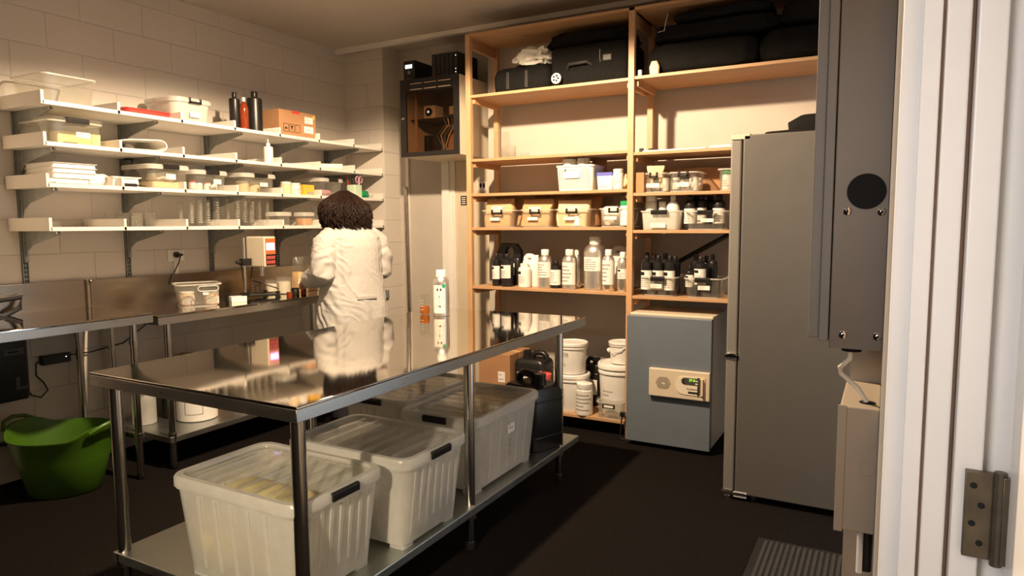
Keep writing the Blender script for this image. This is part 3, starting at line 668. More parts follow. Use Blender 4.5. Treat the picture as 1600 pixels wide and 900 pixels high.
def jerry(name, label, loc, w, d, h, rot=0, mat='black', card=None, capx=None, group=None, flip=1):
    t = thing(name, label, 'jerrycan', loc, rot, group)
    W, D = w / 2, d / 2; hb = h * .845
    b = MB(); b.rings([rr(W * .94, D * .94, .03, 0), rr(W, D, .035, .012), rr(W, D, .035, hb * .5), rr(W, D, .035, hb * .90), rr(W * .93, D * .93, .035, hb * .97), rr(W * .80, D * .84, .03, hb)], mat)
    if h > .25:
        for z in (.22, .78): b.rings([rr(W + .002, D + .002, .036, hb * z - .004), rr(W + .004, D + .004, .037, hb * z), rr(W + .002, D + .002, .036, hb * z + .004)], mat)
    b.build('body', t)
    b = MB(); hx0, hx1 = -W * .85, W * .08
    b.tube([(hx0, 0, hb - .01), (hx0 + .006, 0, hb + h * .06), (hx0 + w * .12, 0, h * .95), ((hx0 + hx1) / 2, 0, h * .955), (hx1 - w * .06, 0, h * .94), (hx1, 0, hb + h * .05), (hx1 + .004, 0, hb - .01)], min(.021, d * .17), mat, seg=12)
    b.v = [(x * flip, y, z_) for x, y, z_ in b.v]; b.build('handle', t, smooth=50)
    cx = (W * .45 if capx is None else capx) * flip
    cr = min(.030, w * .13)
    b = MB(); b.lathe([(cr * 1.15, hb - .012), (cr * 1.1, hb + h * .03)], mat, (cx, 0, 0)); n = 20
    b.rings([[(cx + cr * (1 + (.06 if j % 2 else 0)) * math.cos(2 * PI * j / n), cr * (1 + (.06 if j % 2 else 0)) * math.sin(2 * PI * j / n), z) for j in range(n)] for z in (hb + h * .03, hb + h * .14)], mat)
    b.build('cap', t, smooth=50)
    if card: labelcard(t, card[0], card[1], card[2], -D - .002, card[3], 4)
    return t
def flatcan(name, label, loc, w, d, h, mat='black', card=None):
    t = thing(name, label, 'jerrycan', loc, 0); W, D = w / 2, d / 2
    b = MB(); b.rings([rr(W * .97, D * .95, .02, 0), rr(W, D, .025, .01), rr(W, D, .025, h * .60), rr(W * .97, D * .9, .025, h * .64)], mat); b.build('body', t)
    b = MB(); b.prism([(-W * .97, h * .63), (-W * .20, h * .63), (-W * .28, h * .80), (-W * .10, h * .90), (-W * .10, h), (-W * .58, h), (-W * .95, h * .80)], 1, -D * .5, D * .5, mat)
    b.prism([(W * .97, h * .63), (W * .30, h * .63), (W * .42, h * .80), (W * .30, h * .90), (-W * .12, h * .90), (-W * .12, h), (W * .58, h * .99), (W * .95, h * .82)], 1, -D * .5, D * .5, mat); b.build('handle', t, smooth=0, bev=.006)
    b = MB(); b.lathe([(.022, h * .60), (.022, h * .74), (.019, h * .75)], mat, (-W * .52 + .0, -D * .62, 0), seg=16); b.build('cap', t)
    if card: labelcard(t, card[0], card[1], card[2], -D - .001, card[3], 4)
    return t
def beaker(name, label, loc, h, r, rot=0, group=None, fill=None, mat='glass', cat='beaker', lip=True, parent_t=None):
    t = thing(name, label, cat, loc, rot, group)
    tk = .0022
    b = MB(); pf = [(r * .92, 0), (r, .006), (r, h * .96), (r * (1.07 if lip else 1.0), h), (r * (1.05 if lip else .97), h * .995), (r - tk, h * .955), (r - tk, .008), (r * .9, .005)]
    b.lathe(pf, mat, seg=22)
    if lip: 
        for k in range(4): arc_patch(b, r * 1.006, h * (.25 + .15 * k), h * (.25 + .15 * k) + .0016, -110, -70, 'paper', 5)
    b.build('glass_wall', t)
    if fill: 
        b = MB(); b.lathe([(r * .88, .0055), (r * .95, .012), (r * .95, h * fill[0])], fill[1], seg=20); b.build('contents', t)
    return t
def cylinder_glass(label, loc, h, r, group):
    t = thing('measuring_cylinder', label, 'measuring cylinder', loc, 0, group)
    b = MB(); b.lathe([(r * 1.0, .012), (r, .02), (r, h * .97), (r * 1.12, h), (r * .98, h), (r * .9, h * .96), (r * .9, .022)], 'glass', seg=18)
    for k in range(9): arc_patch(b, r * 1.01, h * (.15 + .085 * k), h * (.15 + .085 * k) + .0014, -40, 40, 'paper', 4)
    b.build('tube', t)
    b = MB(); b.rings([[(r * 2.1 * math.cos(PI * 2 * j / 6), r * 2.1 * math.sin(PI * 2 * j / 6), z) for j in range(6)] for z in (0, .006)], 'glass'); b.lathe([(r * 1.3, .006), (r * 1.0, .014)], 'glass', seg=18); b.build('foot', t)
    return t
def cardbox(name, label, loc, w, d, h, rot=0, mat='card', tape=True, group=None, open_=False):
    t = thing(name, label, 'cardboard box', loc, rot, group)
    MB().box(-w / 2, -d / 2, 0, w / 2, d / 2, h, mat).build('carton', t, smooth=0, bev=.002)
    if tape: MB().box(-w / 2 - .0008, -.022, h * .78, w / 2 + .0008, .022, h + .0008, 'kraft').build('tape', t, smooth=0)
    return t
def WS(x0, x1, yt, k, X):
    y = 230; p, q = at(x0, y, X=X), at(x1, y, X=X); z = at((x0 + x1) / 2, yt, X=X).z
    return (p.y + q.y) / 2, abs(q.y - p.y), z - SHZ[k]
def PS(x0, x1, yt, zb, Y):
    p, q = at(x0, 350, Y=Y), at(x1, 350, Y=Y); z = at((x0 + x1) / 2, yt, Y=Y).z
    return (p.x + q.x) / 2, abs(q.x - p.x), z - zb
Q = PI / 2

# ================================================================== wall shelf 1 (topmost)
z = SHZ[0]
y0, w_, h_ = WS(60, 163, 120, 0, -3.97)
clearbox('plastic_tub', 'large empty lidless clear tub at the left end of the topmost wall shelf', (-4.145, 2.215, z), .30, .34, .155, Q, 'clear', clip=None, open_=True, cat='tub', taper=.84)
y0, w_, h_ = WS(200, 277, 166, 0, -4.02)
t = thing('shallow_tray', 'shallow red plastic tray on the topmost wall shelf left of the lidded box', 'tray', (-4.10, y0, z), Q)
b = MB(); tray_rings(b, w_, .16, .045, 'red', .8, .03); b.build('tray_body', t)
t = clearbox('clip_box', 'round-cornered clear clip box of grey packets on the topmost wall shelf', (-4.14, 2.98, z), .30, .34, .135, Q, 'frost', 'frost', 'black', (.075, .035, .0, .05), rad=.06, bothclips=False, closed_clip=False, clipw=.30)
for k in range(3):
    o = lump('grey_packet', .10, .13, .055, 'dgrey', k, .1); o.location = (-4.13 + .01 * k, 2.90 + .085 * k, z + .007); tag(o, 'dark grey packet inside the round-cornered clear box on the topmost shelf', 'packet', 'grey packets in the round-cornered box')
for (px0, px1, yt, st, bm_, cm, nm, lb, xx) in ((361, 377, 145, 'cyl', 'black', 'black', 'black_bottle', 'slim tall black bottle left of the amber bottle on the topmost shelf', -4.03), (389, 411, 144, 'cyl', 'black', 'black', 'black_bottle', 'broader tall black bottle between amber bottle and cardboard box on the topmost shelf', -3.99)):
    y0, w_, h_ = WS(px0, px1, yt, 0, xx)
    bottle(nm, lb, 'bottle', (xx, y0, z), h_, w_ / 2 * .84, st, bm_, cm, None, rot=Q)
y0, w_, h_ = WS(376, 389, 153, 0, -3.99)
bottle('amber_bottle', 'amber bottle with white cap between two tall black bottles', 'bottle', (-3.985, y0, z), h_, .030, 'round', 'amber', 'wplastic', None)
# cardboard box with handling marks
ya, yb = at(437, 190, X=-3.955).y, at(494, 190, X=-3.955).y
t = thing('cardboard_box', 'brown cardboard box with handling symbols and two white labels on the topmost wall shelf', 'cardboard box', (-4.09, (ya + yb) / 2, z), Q)
W = yb - ya; hb = at(437, 168, X=-3.955).z - z - .006
MB().box(-W / 2, -.13, 0, W / 2, .13, hb, 'card').build('carton', t, smooth=0, bev=.003)
b = MB()
for k in range(3):
    x = -W / 2 + .04 + k * .058
    for (a0, a1, b0, b1) in ((0, .048, 0, .003), (0, .048, .057, .06), (0, .003, 0, .06), (.045, .048, 0, .06)): b.box(x + a0, -.1312, .03 + b0, x + a1, -.13, .03 + b1, 'ink')
b.prism([(-W / 2 + .048, .05), (-W / 2 + .064, .066), (-W / 2 + .08, .05)], 1, -.1312, -.13, 'ink')
b.prism([(-W / 2 + .112, .078), (-W / 2 + .132, .078), (-W / 2 + .128, .062), (-W / 2 + .122, .045), (-W / 2 + .116, .062)], 1, -.1312, -.13, 'ink')
b.build('handling_marks', t, smooth=0)
labelcard(t, .085, .05, W / 2 - .075, -.1305, hb * .72, 3); labelcard(t, .095, .05, W / 2 - .078, -.1305, hb * .34, 1)
MB().box(-.06, -.1315, hb - .018, .02, -.10, hb + .001, 'inkr').build('red_tape', t, smooth=0)
b = MB(); b.lathe([(.014, 0), (.014, .0012)], 'yellow', (0, 0, 0)); b.xf(Matrix.Translation((W / 2 - .022, -.1302, hb - .025)) @ Matrix.Rotation(R(90), 4, 'X')); b.build('yellow_sticker', t)

# ================================================================== wall shelf 2
z = SHZ[1]
y0, w_, h_ = WS(104, 168, 186, 1, -3.96)
t = clearbox('clip_box', 'clear clip box with white label at the left end of the second wall shelf', (-4.12, 2.225, z), .30, .32, .125, Q, 'clear', 'clear', 'black', (.075, .03, .03, .055), bothclips=False, clipw=.40)
o = MB(); o.rings([rr(.04, .12, .01, 0), rr(.045, .12, .01, .07)], 'yellowf'); o = o.build('foam_block', loc=(-4.10, 2.29, z + .008)); tag(o, 'pale yellow foam block inside the leftmost clip box of the second shelf', 'foam')
# folded padded mat
pts = []; ya, yb = 2.455, 2.75
b = MB(); prof = []
for k in range(15):
    a = R(-90 + 180 * k / 14); prof.append((yb - .05 + .05 * math.cos(a) * 1.0, .040 + .036 * math.sin(a)))
outer = [(ya, .002)] + prof + [(ya + .05, .062), (ya - .02, .045)]
inner = [(ya - .018, .041), (ya + .05, .056)] + [(yb - .05 + .043 * math.cos(R(90 - 180 * k / 14)), .040 + .029 * math.sin(R(90 - 180 * k / 14))) for k in range(15)] + [(ya, .006)]
n1 = outer + inner
o = MB(); vs = []
for X in (-.16, .16): vs += [(X, p[0], p[1]) for p in n1]
k = len(n1); fs = [(i, (i + 1) % k, (i + 1) % k + k, i + k) for i in range(k)]
no = len(outer)
for i in range(no - 1):
    a_, b_ = i, i + 1; c_, d_ = k - 1 - i * (len(inner) - 1) // (no - 1), k - 1 - (i + 1) * (len(inner) - 1) // (no - 1)
    fs.append((a_, b_, d_, c_) if d_ != c_ else (a_, b_, c_)); fs.append(tuple(x + k for x in ((a_, c_, d_, b_) if d_ != c_ else (a_, c_, b_))))
o.add(vs, fs, 'hdpe'); o = o.build('folded_mat', loc=(-4.10, 0, z)); tag(o, 'cream padded mat folded over on itself on the second wall shelf', 'mat')
# wash bottle
y0, w_, h_ = WS(411, 427, 224, 1, -3.98)
t = bottle('wash_bottle', 'white squeeze wash bottle with bent nozzle on the second wall shelf', 'bottle', (-3.98, y0, z), h_, .033, 'cyl', 'hdpe', 'wplastic', None)
b = MB(); b.tube([(0, 0, h_), (0, 0, h_ + .012), (0.0, -.006, h_ + .035)], .004, 'wplastic', rad=[.006, .005, .003]); b.build('nozzle', t)
# green folder, roll of paper
y0, w_, _h = WS(438, 486, 250, 1, -4.0)
o = MB().box(-.14, -w_ / 2, 0, .05, w_ / 2, .004, 'greenc').box(-.135, -w_ / 2 + .004, .004, .045, w_ / 2 - .004, .012, 'paper').build('folder', smooth=0, loc=(-4.0, y0, z)); tag(o, 'thin green folder of papers lying on the second wall shelf', 'folder')
pa, pb = Vector((-4.20, 4.12, z + .028)), Vector((-3.97, 4.34, z + .028))
d = (pb - pa).normalized(); b = MB()
sd = d.cross(Vector((0, 0, 1)))
def spiral(P):
    return [tuple(P + (sd * math.cos(R(a)) + Vector((0, 0, 1)) * math.sin(R(a))) * (.016 + .010 * a / 1080)) for a in range(0, 1081, 30)]
b.rings([spiral(pa), spiral(pb)], 'paper', False, False, close=False); tag(b.build('paper_roll', smooth=60), 'rolled sheet of white paper at the right part of the second wall shelf', 'paper roll')
o = MB().box(-.12, -.10, 0, .12, .10, .006, 'paper').build('paper_sheets', smooth=0, loc=(-4.12, 4.14, z)); tag(o, 'loose white sheets lying beneath the rolled paper', 'paper')

# ================================================================== wall shelf 3
z = SHZ[2]
# stack of white trays
for k in range(3):
    t = thing('white_tray', ['lowest', 'middle', 'topmost'][k] + ' white plastic tray of the stack at the left of the third wall shelf', 'tray', (-4.13, 2.215, z + .034 + .026 * k), Q, 'stacked white trays')
    b = MB(); tray_rings(b, .25, .30, .032, 'wplastic', .93, .012, rim=.010); b.build('tray_body', t)
o = MB(); o.rings([rr(.11, .10, .02, 0), rr(.12, .11, .02, .016), rr(.118, .108, .02, .032)], 'hdpe'); o = o.build('flat_packet', loc=(-4.12, 2.19, z), smooth=40); tag(o, 'flat cream packet under the stack of white trays', 'packet')
o = lump('shell', .10, .16, .075, 'hdpe', 4, .10); o.location = (-4.10, 2.385, z); tag(o, 'crumpled cream cloth pad right beside the stack of white trays', 'cloth')
o = MB().box(-.05, -.085, 0, .05, .085, .006, 'paper').build('leaflet', smooth=0, loc=(-3.975, 2.16, z + .002)); tag(o, 'white leaflet lying at the front left of the third wall shelf', 'leaflet')
y0, w_, h_ = WS(134, 192, 274, 2, -3.98)
t = thing('white_tray', 'white lidded tray with a printed front label in front of the pump bottle', 'tray', (-4.06, 2.505, z), Q)
b = MB(); tray_rings(b, .145 + .03, .16, .055, 'wplastic', .93, .012); b.build('tray_body', t); MB().box(-.09, -.083, .055, .09, .083, .060, 'wplastic').build('lid', t, smooth=0, bev=.002)
labelcard(t, .10, .030, 0, -.0805, .028, 2)
t = thing('pump_bottle', 'black pump dispenser bottle at the back of the third wall shelf', 'bottle', (-4.24, 2.71, z), Q)
MB().lathe([(.038, 0), (.042, .006), (.042, .07), (.034, .10), (.02, .12), (.016, .125), (.016, .135)], 'black').build('body', t)
b = MB(); b.lathe([(.020, .130), (.022, .150), (.014, .155), (.007, .160), (.007, .185)], 'black'); b.tube([(0.005, 0, .19), (-.03, 0, .192), (-.055, 0, .186)], .006, 'black'); b.lathe([(.012, .183), (.012, .197)], 'black'); b.build('pump', t)
o = lump('red_bobble', .03, .03, .025, 'red', 2); o.location = (-4.20, 2.80, z); tag(o, 'small dark red ball beside the black pump bottle', 'ball')
b = MB(); b.tube([(-3.96, 2.475, z + .011), (-3.955, 2.545, z + .011)], .010, 'black'); b.tube([(-3.955, 2.545, z + .011), (-3.95, 2.60, z + .008)], .003, 'black', rad=[.005, .002]); tag(b.build('screwdriver'), 'short black-handled tool lying at the front edge of the third wall shelf', 'hand tool')
cb = [(175, 288, 257, .28, 'large clear clip box of cream blocks on the third wall shelf', (.065, .032, -.0, .075), 2.77, .13),
      (285, 352, 264, .26, 'clear clip box of red and green capped pots on the third wall shelf', (.06, .032, .04, .06), 3.07, .115),
      (352, 432, 269, .30, 'clear clip box holding round cream tubs, third wall shelf', (.07, .028, .03, .06), 3.47, .118),
      (495, 543, 277, .26, 'clear clip box of pink packets behind the person, third wall shelf', None, 4.20, .125)]
for (x0, x1, yt, ww, lb, cd_, yc, hh) in cb:
    clearbox('clip_box', lb, (-4.10, yc, z), ww, .30, hh, Q, 'clear', 'frost', 'black', cd_, bothclips=False, clipw=.38, closed_clip=True, group='clip boxes on the third wall shelf')
o = MB(); o.rings([rr(.12, .10, .02, 0), rr(.12, .10, .02, .035)], 'kraftl'); tag(o.build('cream_block', loc=(-4.10, 2.77, z + .008)), 'slab of cream wax at the bottom of the large clip box on the third shelf', 'block')
o = lump('cream_packet', .14, .16, .06, 'hdpe', 8, .1); o.location = (-4.08, 2.79, z + .045); tag(o, 'cream packet on top of the wax slab in the large clip box', 'packet')
for k, (dx, dy, m_, nm) in enumerate(((.06, -.085, 'red', 'red'), (.05, -.03, 'blue', 'blue'), (.055, .03, 'redl', 'coral'), (.05, .085, 'greenc', 'green'))):
    bottle('sample_pot', 'little white pot with ' + nm + ' cap in the clip box of the third wall shelf', 'pot', (-4.10 + dx, 3.07 + dy, z + .008), .055, .024, 'jar', 'wplastic', m_, None)
for k, dy in enumerate((-.07, .03)):
    bottle('round_tub', ['left', 'right'][k] + ' round cream tub inside the clip box left of the slotted upright', 'tub', (-4.06, 3.47 + dy, z + .008), .075, .046, 'jar', 'kraftl', 'hdpe', None)
o = lump('pink_packet', .12, .16, .05, 'lilac', 3, .1); o.location = (-4.08, 4.20, z + .008); tag(o, 'pink packet inside the clip box behind the person', 'packet')
for (x0, x1, yt, m_, cm, lb) in ((437, 452, 284, 'kraftl', 'wplastic', 'squat tan jar with white lid, third wall shelf, left of the yellow carton'), (452, 466, 286, 'hdpe', 'wplastic', 'squat cream jar with white lid next to the yellow carton')):
    y0, w_, h_ = WS(x0, x1, yt, 2, -3.985); bottle('jar', lb, 'jar', (-3.985, y0, z), h_, .040, 'jar', m_, cm, 'paper' if m_ == 'hdpe' else None, (.1, .6), rot=Q)
y0, w_, h_ = WS(470, 487, 289, 2, -3.98)
t = thing('yellow_carton', 'small yellow printed carton on the third wall shelf', 'carton', (-4.00, y0 - .01, z), Q); MB().box(-.055, -.045, 0, .055, .045, h_, 'yellow').build('carton_body', t, smooth=0, bev=.001)
b = MB(); b.box(-.02, -.0458, .008, .045, -.045, .026, 'inkg'); b.box(-.035, -.0458, .045, .03, -.045, .05, 'tan'); b.build('print', t, smooth=0)
t = thing('pen_pot', 'pale green square pot of pens and scissors right of the person', 'pen pot', (-3.99, 4.50, z), Q)
b = MB(); b.rings([rr(.045, .045, .006, 0), rr(.045, .045, .006, .105), rr(.042, .042, .005, .105), rr(.042, .042, .005, .005)], 'pgreen'); b.build('pot_body', t, smooth=40)
for k, (dx, dy, m_, tl, nm) in enumerate(((-.02, .01, 'ink', (-.03, .01), 'black'), (.0, .02, 'grey', (.0, .03), 'grey'), (-.03, -.01, 'red', (-.05, .0), 'red'), (.02, .02, 'dgrey', (.03, .02), 'charcoal'))):
    o = MB(); o.tube([(-3.99 + dx, 4.50 + dy, z + .008), (-3.99 + dx + tl[1], 4.50 + dy + tl[0], z + .155 + .012 * k)], .004, m_); o.tube([(-3.99 + dx + tl[1], 4.50 + dy + tl[0], z + .155 + .012 * k), (-3.99 + dx + tl[1] * 1.06, 4.50 + dy + tl[0] * 1.06, z + .164 + .012 * k)], .004, m_, rad=[.004, .002]); tag(o.build('pen'), nm + ' pen standing in the pale green pot', 'pen')
b = MB(); 
for s in (-1, 1): b.tube([(-3.96, 4.525 + s * .022 + .018 * math.cos(R(a)), z + .150 + .028 * math.sin(R(a))) for a in range(0, 361, 30)], .004, 'lilac')
b.tube([(-3.98, 4.505, z + .02), (-3.96, 4.53, z + .125)], .005, 'alu'); tag(b.build('scissors'), 'scissors with pink handles standing in the pale green pot', 'scissors')
t = thing('tape_dispenser', 'small dark green tape dispenser beside the pen pot', 'tape dispenser', (-3.99, 4.625, z), Q)
b = MB(); b.prism([(-.04, 0), (.045, 0), (.045, .03), (.02, .062), (-.025, .060), (-.04, .03)], 0, -.014, .014, 'greend'); b.build('holder', t, bev=.004)
b = MB(); b.lathe([(.022, -.016), (.022, .016)], 'greenc'); b.xf(Matrix.Translation((0, 0, .04)) @ Matrix.Rotation(R(90), 4, 'Y')); b.build('tape_reel', t)
bottle('jar', 'tiny clear pot at the right end of the third wall shelf', 'pot', (-4.0, 4.71, z), .04, .026, 'jar', 'clear', 'hdpe', None)

# ================================================================== wall shelf 4: glassware
z = SHZ[3]
o = thing('glass_dish', 'low clear glass dish at the left end of the lowest wall shelf', 'dish', (-4.15, 2.14, z)); b = MB(); b.lathe([(.05, 0), (.06, .005), (.062, .03), (.058, .03), (.056, .008)], 'glass'); b.build('dish', o)
rg = random.Random(5)
for k in range(7):
    xx = -4.28 + .09 * (k % 3) + .02 * rg.random(); yy = 2.58 + .085 * (k // 3) + .03 * (k % 3)
    beaker('beaker', 'small clear beaker in the cluster at the left of the lowest wall shelf', (xx, yy - .02, z), .085, .030, group='small beakers on the lowest wall shelf')
k = 0
for (yy, rows) in ((2.93, (.155, .165)), (3.00, (.17, .175, .17)), (3.065, (.18, .19)), (3.13, (.19, .175, .185)), (3.30, (.20, .19)), (3.365, (.205, .20, .18)), (3.43, (.20, .205)), (3.495, (.21, .18)), (3.56, (.19,))):
    for i, hh in enumerate(rows):
        cylinder_glass('clear glass measuring cylinder in the dense row on the lowest wall shelf', (-4.0 - .095 * i - .01 * rg.random(), yy + .01 * rg.random(), z), hh, .014 + .004 * rg.random(), 'measuring cylinders on the lowest wall shelf'); k += 1
clearbox('plastic_tub', 'lidded clear plastic tub right of the measuring cylinders', (-4.05, 3.715, z), .14, .14, .085, Q, 'clear', 'frost', None, rad=.02, cat='tub')
t = clearbox('plastic_tub', 'clear plastic tub half full of peach wax on the lowest wall shelf', (-4.02, 3.945, z), .115, .12, .085, Q, 'clear', 'frost', None, rad=.02, cat='tub')
o = MB(); o.rings([rr(.045, .045, .02, .008), rr(.048, .048, .02, .055)], 'peach'); o.build('contents', t)
for k in range(5): beaker('beaker', 'tall clear beaker between the peach tub and the person', (-4.05 - .075 * (k % 2), 4.11 + .075 * (k // 2) , z), .14 + .01 * (k % 2), .036, group='tall beakers on the lowest wall shelf')
for k in range(4):
    b = MB(); b.tube([(-4.02 + .01 * k, 4.57 + .005 * k, z + .012 + .013 * k), (-4.0 - .03 * k, 4.70, z + .020 + .008 * k)], .010, 'tan' if k % 2 else 'card'); tag(b.build('wooden_peg'), 'brown wooden stick in the small pile right of the person', 'stick', 'wooden sticks on the lowest wall shelf')

# ================================================================== outlet and plug above the bench
p = at(274, 399, X=WX)
t = thing('power_outlet', 'white double power outlet on the block wall above the bench', 'power outlet', (WX, p.y, p.z), Q)
MB().box(-.062, -.010, -.038, .062, .0, .038, 'wplastic').build('plate', t, smooth=0, bev=.003)
for x in (-.045, .045): MB().box(x - .006, -.013, .012, x + .006, -.01, .026, 'white').build('switch', t, smooth=0)
MB().box(WX, p.y - .02, .0 + 1.125, WX + .014, p.y + .012, p.z - .038, 'white').build('cable_cover', smooth=0, bev=.001); o = bpy.data.objects['cable_cover']; tag(o, 'narrow white cable cover under the power outlet', 'cable cover')
t = thing('power_plug', 'black plug in the power outlet with its cable dropping behind the bench', 'plug', (WX + .010, p.y - .004, p.z + .004), Q)
b = MB(); b.lathe([(.020, 0), (.021, .018), (.014, .030)], 'black'); b.xf(Matrix.Rotation(R(90), 4, 'X')); b.box(-.01, -.038, -.008, .03, -.012, .008, 'black'); b.build('plug_body', t, smooth=40)
MB().tube([(.02, -.026, 0), (-.0, -.032, -.05), (-.045, -.028, -.13), (-.075, -.024, -.20)], .004, 'black').build('cable', t)

# ================================================================== things on the bench
BZ = .940
# clear basket with two jars
ya, yb = at(222, 470, Z=BZ).y, at(302, 474, Z=BZ).y
bx_, by_ = -3.93, 2.90
t = clearbox('clear_basket', 'open clear plastic basket with cut-out handles on the steel bench', (bx_, by_, BZ), .27, .24, .145, R(62), 'clear', None, None, open_=True, taper=.80, rad=.03, cat='basket')
b = MB(); pts = [(-.045 + 0, 0), (.045, 0)]
for sx_ in (1,):
    ring = [(.045 + .016 * math.cos(R(a)), .0 + .016 * math.sin(R(a))) for a in range(-90, 91, 22)] + [(-.045 + .016 * math.cos(R(a)), .016 * math.sin(R(a))) for a in range(90, 271, 22)]
    b.tube([(x + .05, -.1185 + .0, z_ + .115) for x, z_ in ring] + [(ring[0][0] + .05, -.1185, ring[0][1] + .115)], .0025, 'wplastic')
b.build('handle_rim', t)
labelcard(t, .035, .02, .035, -.112, .085, 0)
for k, (dx, dy) in enumerate(((-.055, -.05), (.045, .055))):
    bottle('jar', ['nearer', 'farther'][k] + ' squat jar with white lid inside the clear basket', 'jar', (bx_ + dx + .02, by_ + dy, BZ + .006), .085, .046, 'jar', 'tan', 'hdpe', 'paper', (.1, .6), rot=Q)
p = at(319, 474, Z=BZ)
t = thing('white_carton', 'small flat white carton on the bench between basket and stirrer', 'carton', (-3.86, 3.16, BZ), R(65)); MB().box(-.05, -.035, 0, .05, .035, .036, 'paper').build('carton_body', t, smooth=0, bev=.002); MB().box(-.0505, -.0358, .024, .0505, .0358, .037, 'paper').build('lid', t, smooth=0)

# overhead stirrer
sp = Vector((-3.95, 3.30, BZ))
t = thing('overhead_stirrer', 'laboratory overhead stirrer on black stand with cream motor head and lit display', 'stirrer', sp)
def A(px, py, X): return at(px, py, X=X) - sp
b = MB()
rb = A(371, 462, -3.93); fl = A(361, 466, -3.98); 
rod0 = Vector((-.03, -.0, .0)); 
b.tube([(-.06, -.105, .022), (-.02, -.06, .024), (0, 0, .024), (-.02, .12, .024), (-.05, .22, .022)], .011, 'black'); b.tube([(0, 0, .024), (.10, -.10, .020)], .011, 'black'); b.tube([(0, .01, .024), (.10, .20, .020)], .011, 'black')
b.tube([(-.05, -.0, .024), (.02, 0, .03)], .02, 'black')
b.build('stand_base', t)
for (x, y) in ((-.06, -.105), (.10, -.10), (.10, .20), (-.05, .22)): MB().lathe([(.018, 0), (.018, .012), (.011, .014), (.011, .03), (.016, .032), (.016, .042)], 'black', (x, y, 0)).build('levelling_foot', t)
MB().tube([(0, 0, .02), (0, 0, .43)], .0085, 'chrome', seg=14).build('rod', t)
b = MB(); b.box(-.02, -.028, .235, .02, .05, .285, 'black'); b.tube([(0, -.028, .26), (0, -.06, .26)], .014, 'black'); b.lathe([(.018, 0), (.018, .018)], 'black', (0, -.055, .251)); b.build('clamp', t, bev=.004)
hy0, hy1 = .062, .165; hz, hz1 = .225, .437
hd = MB().box(-.05, hy0, hz, .135, hy1, hz1, 'cream').build('motor_head', t, smooth=0, bev=.008)
MB().box(.134, hy0 + .008, hz + .008, .1385, hy1 - .006, hz1 - .012, 'orangep').build('front_panel', hd, smooth=0, bev=.002)
MB().box(.138, hy0 + .014, hz1 - .095, .140, hy1 - .016, hz1 - .045, 'screen').build('display', hd, smooth=0)
MB().box(.138, hy0 + .010, hz + .012, .1395, hy1 - .008, hz + .088, 'ink').build('keypad', hd, smooth=0)
kp = bpy.data.objects['keypad']
for i in range(4):
    for jx in range(2):
        b = MB(); b.box(.1395, hy0 + .016 + i * .019, hz + .022 + jx * .032, .1415, hy0 + .029 + i * .019, hz + .044 + jx * .032, 'redl'); b.build('key', hd, smooth=0, bev=.001)
b = MB(); b.lathe([(.014, -.07), (.014, -.02), (.018, -.02), (.018, 0)], 'chrome', (.04, .115, hz)); b.build('chuck', t)
MB().tube([(-.06, .12, hz), (-.06, .10, hz - .10), (.0, .16, hz - .13), (.05, .25, hz - .17), (.04, .25, .03), (.02, .12, .035), (.02, .05, .02), (-.02, .01, .08), (-.02, .0, .17), (-.02, -.01, .23)], .0045, 'black').build('cable', t, smooth=60)
# beakers of white powder, dark jars and bag
for k, (px, py, hh, r_) in enumerate(((424, 451, .11, .045), (444, 453, .125, .052))):
    p = at(px, py, X=-4.0 - .03 * (1 - k)); beaker('beaker', ['narrower beaker of white powder nearest the stirrer', 'wider beaker of white powder right of the stirrer'][k], (p.x, p.y, BZ), hh, r_, fill=(.72, 'powder'), mat='clear')
p = at(405, 445, Z=BZ); beaker('beaker', 'empty tall beaker behind the stirrer stand', (-4.13, 3.56, BZ), .12, .04)
for k, (px, py, m_, rr_, hh, nm) in enumerate(((452, 448, 'amber', .022, .03, 'flat dark red dish'), (461, 449, 'black', .03, .055, 'short black jar'), (474, 447, 'amber', .022, .05, 'small brown vial'))):
    p = at(px, py + 2, Z=BZ); o = bottle('small_jar', nm + ' on the bench in front of the plastic bag', 'jar', (-3.83, at(px, py, X=-3.83).y, BZ), hh, rr_, 'jar', m_, m_ if k else 'amber', None)
o = thing('plastic_bag', 'clear plastic bag half full of tan powder standing on the bench by the person', 'plastic bag', (-4.02, at(478, 430, X=-4.0).y, BZ), Q)
b = MB(); rs = []
for i in range(16):
    f = i / 15; zz = .27 * f; ww = .20 + .02 * math.sin(f * 9); dd = .12 * (1 - f ** 2 * .8) + .012
    rs.append([(x + .010 * noise.noise(Vector((x * 20, zz * 20, 1))), y + .022 * noise.noise(Vector((x * 18, zz * 16, 7))), zz_ ) for x, y, zz_ in rr(ww / 2, dd / 2, .02, zz, 5)])
b.rings(rs, 'bag', True, False); b.build('bag_film', o, smooth=60)
b = MB(); rs = []
for i in range(8):
    f = i / 7; zz = .003 + .15 * f; ww = .185; dd = .112 * (1 - f ** 2 * .2); rs.append(rr(ww / 2, dd / 2, .02, zz, 4))
b.rings(rs, 'meal'); b.build('contents', o, smooth=60)

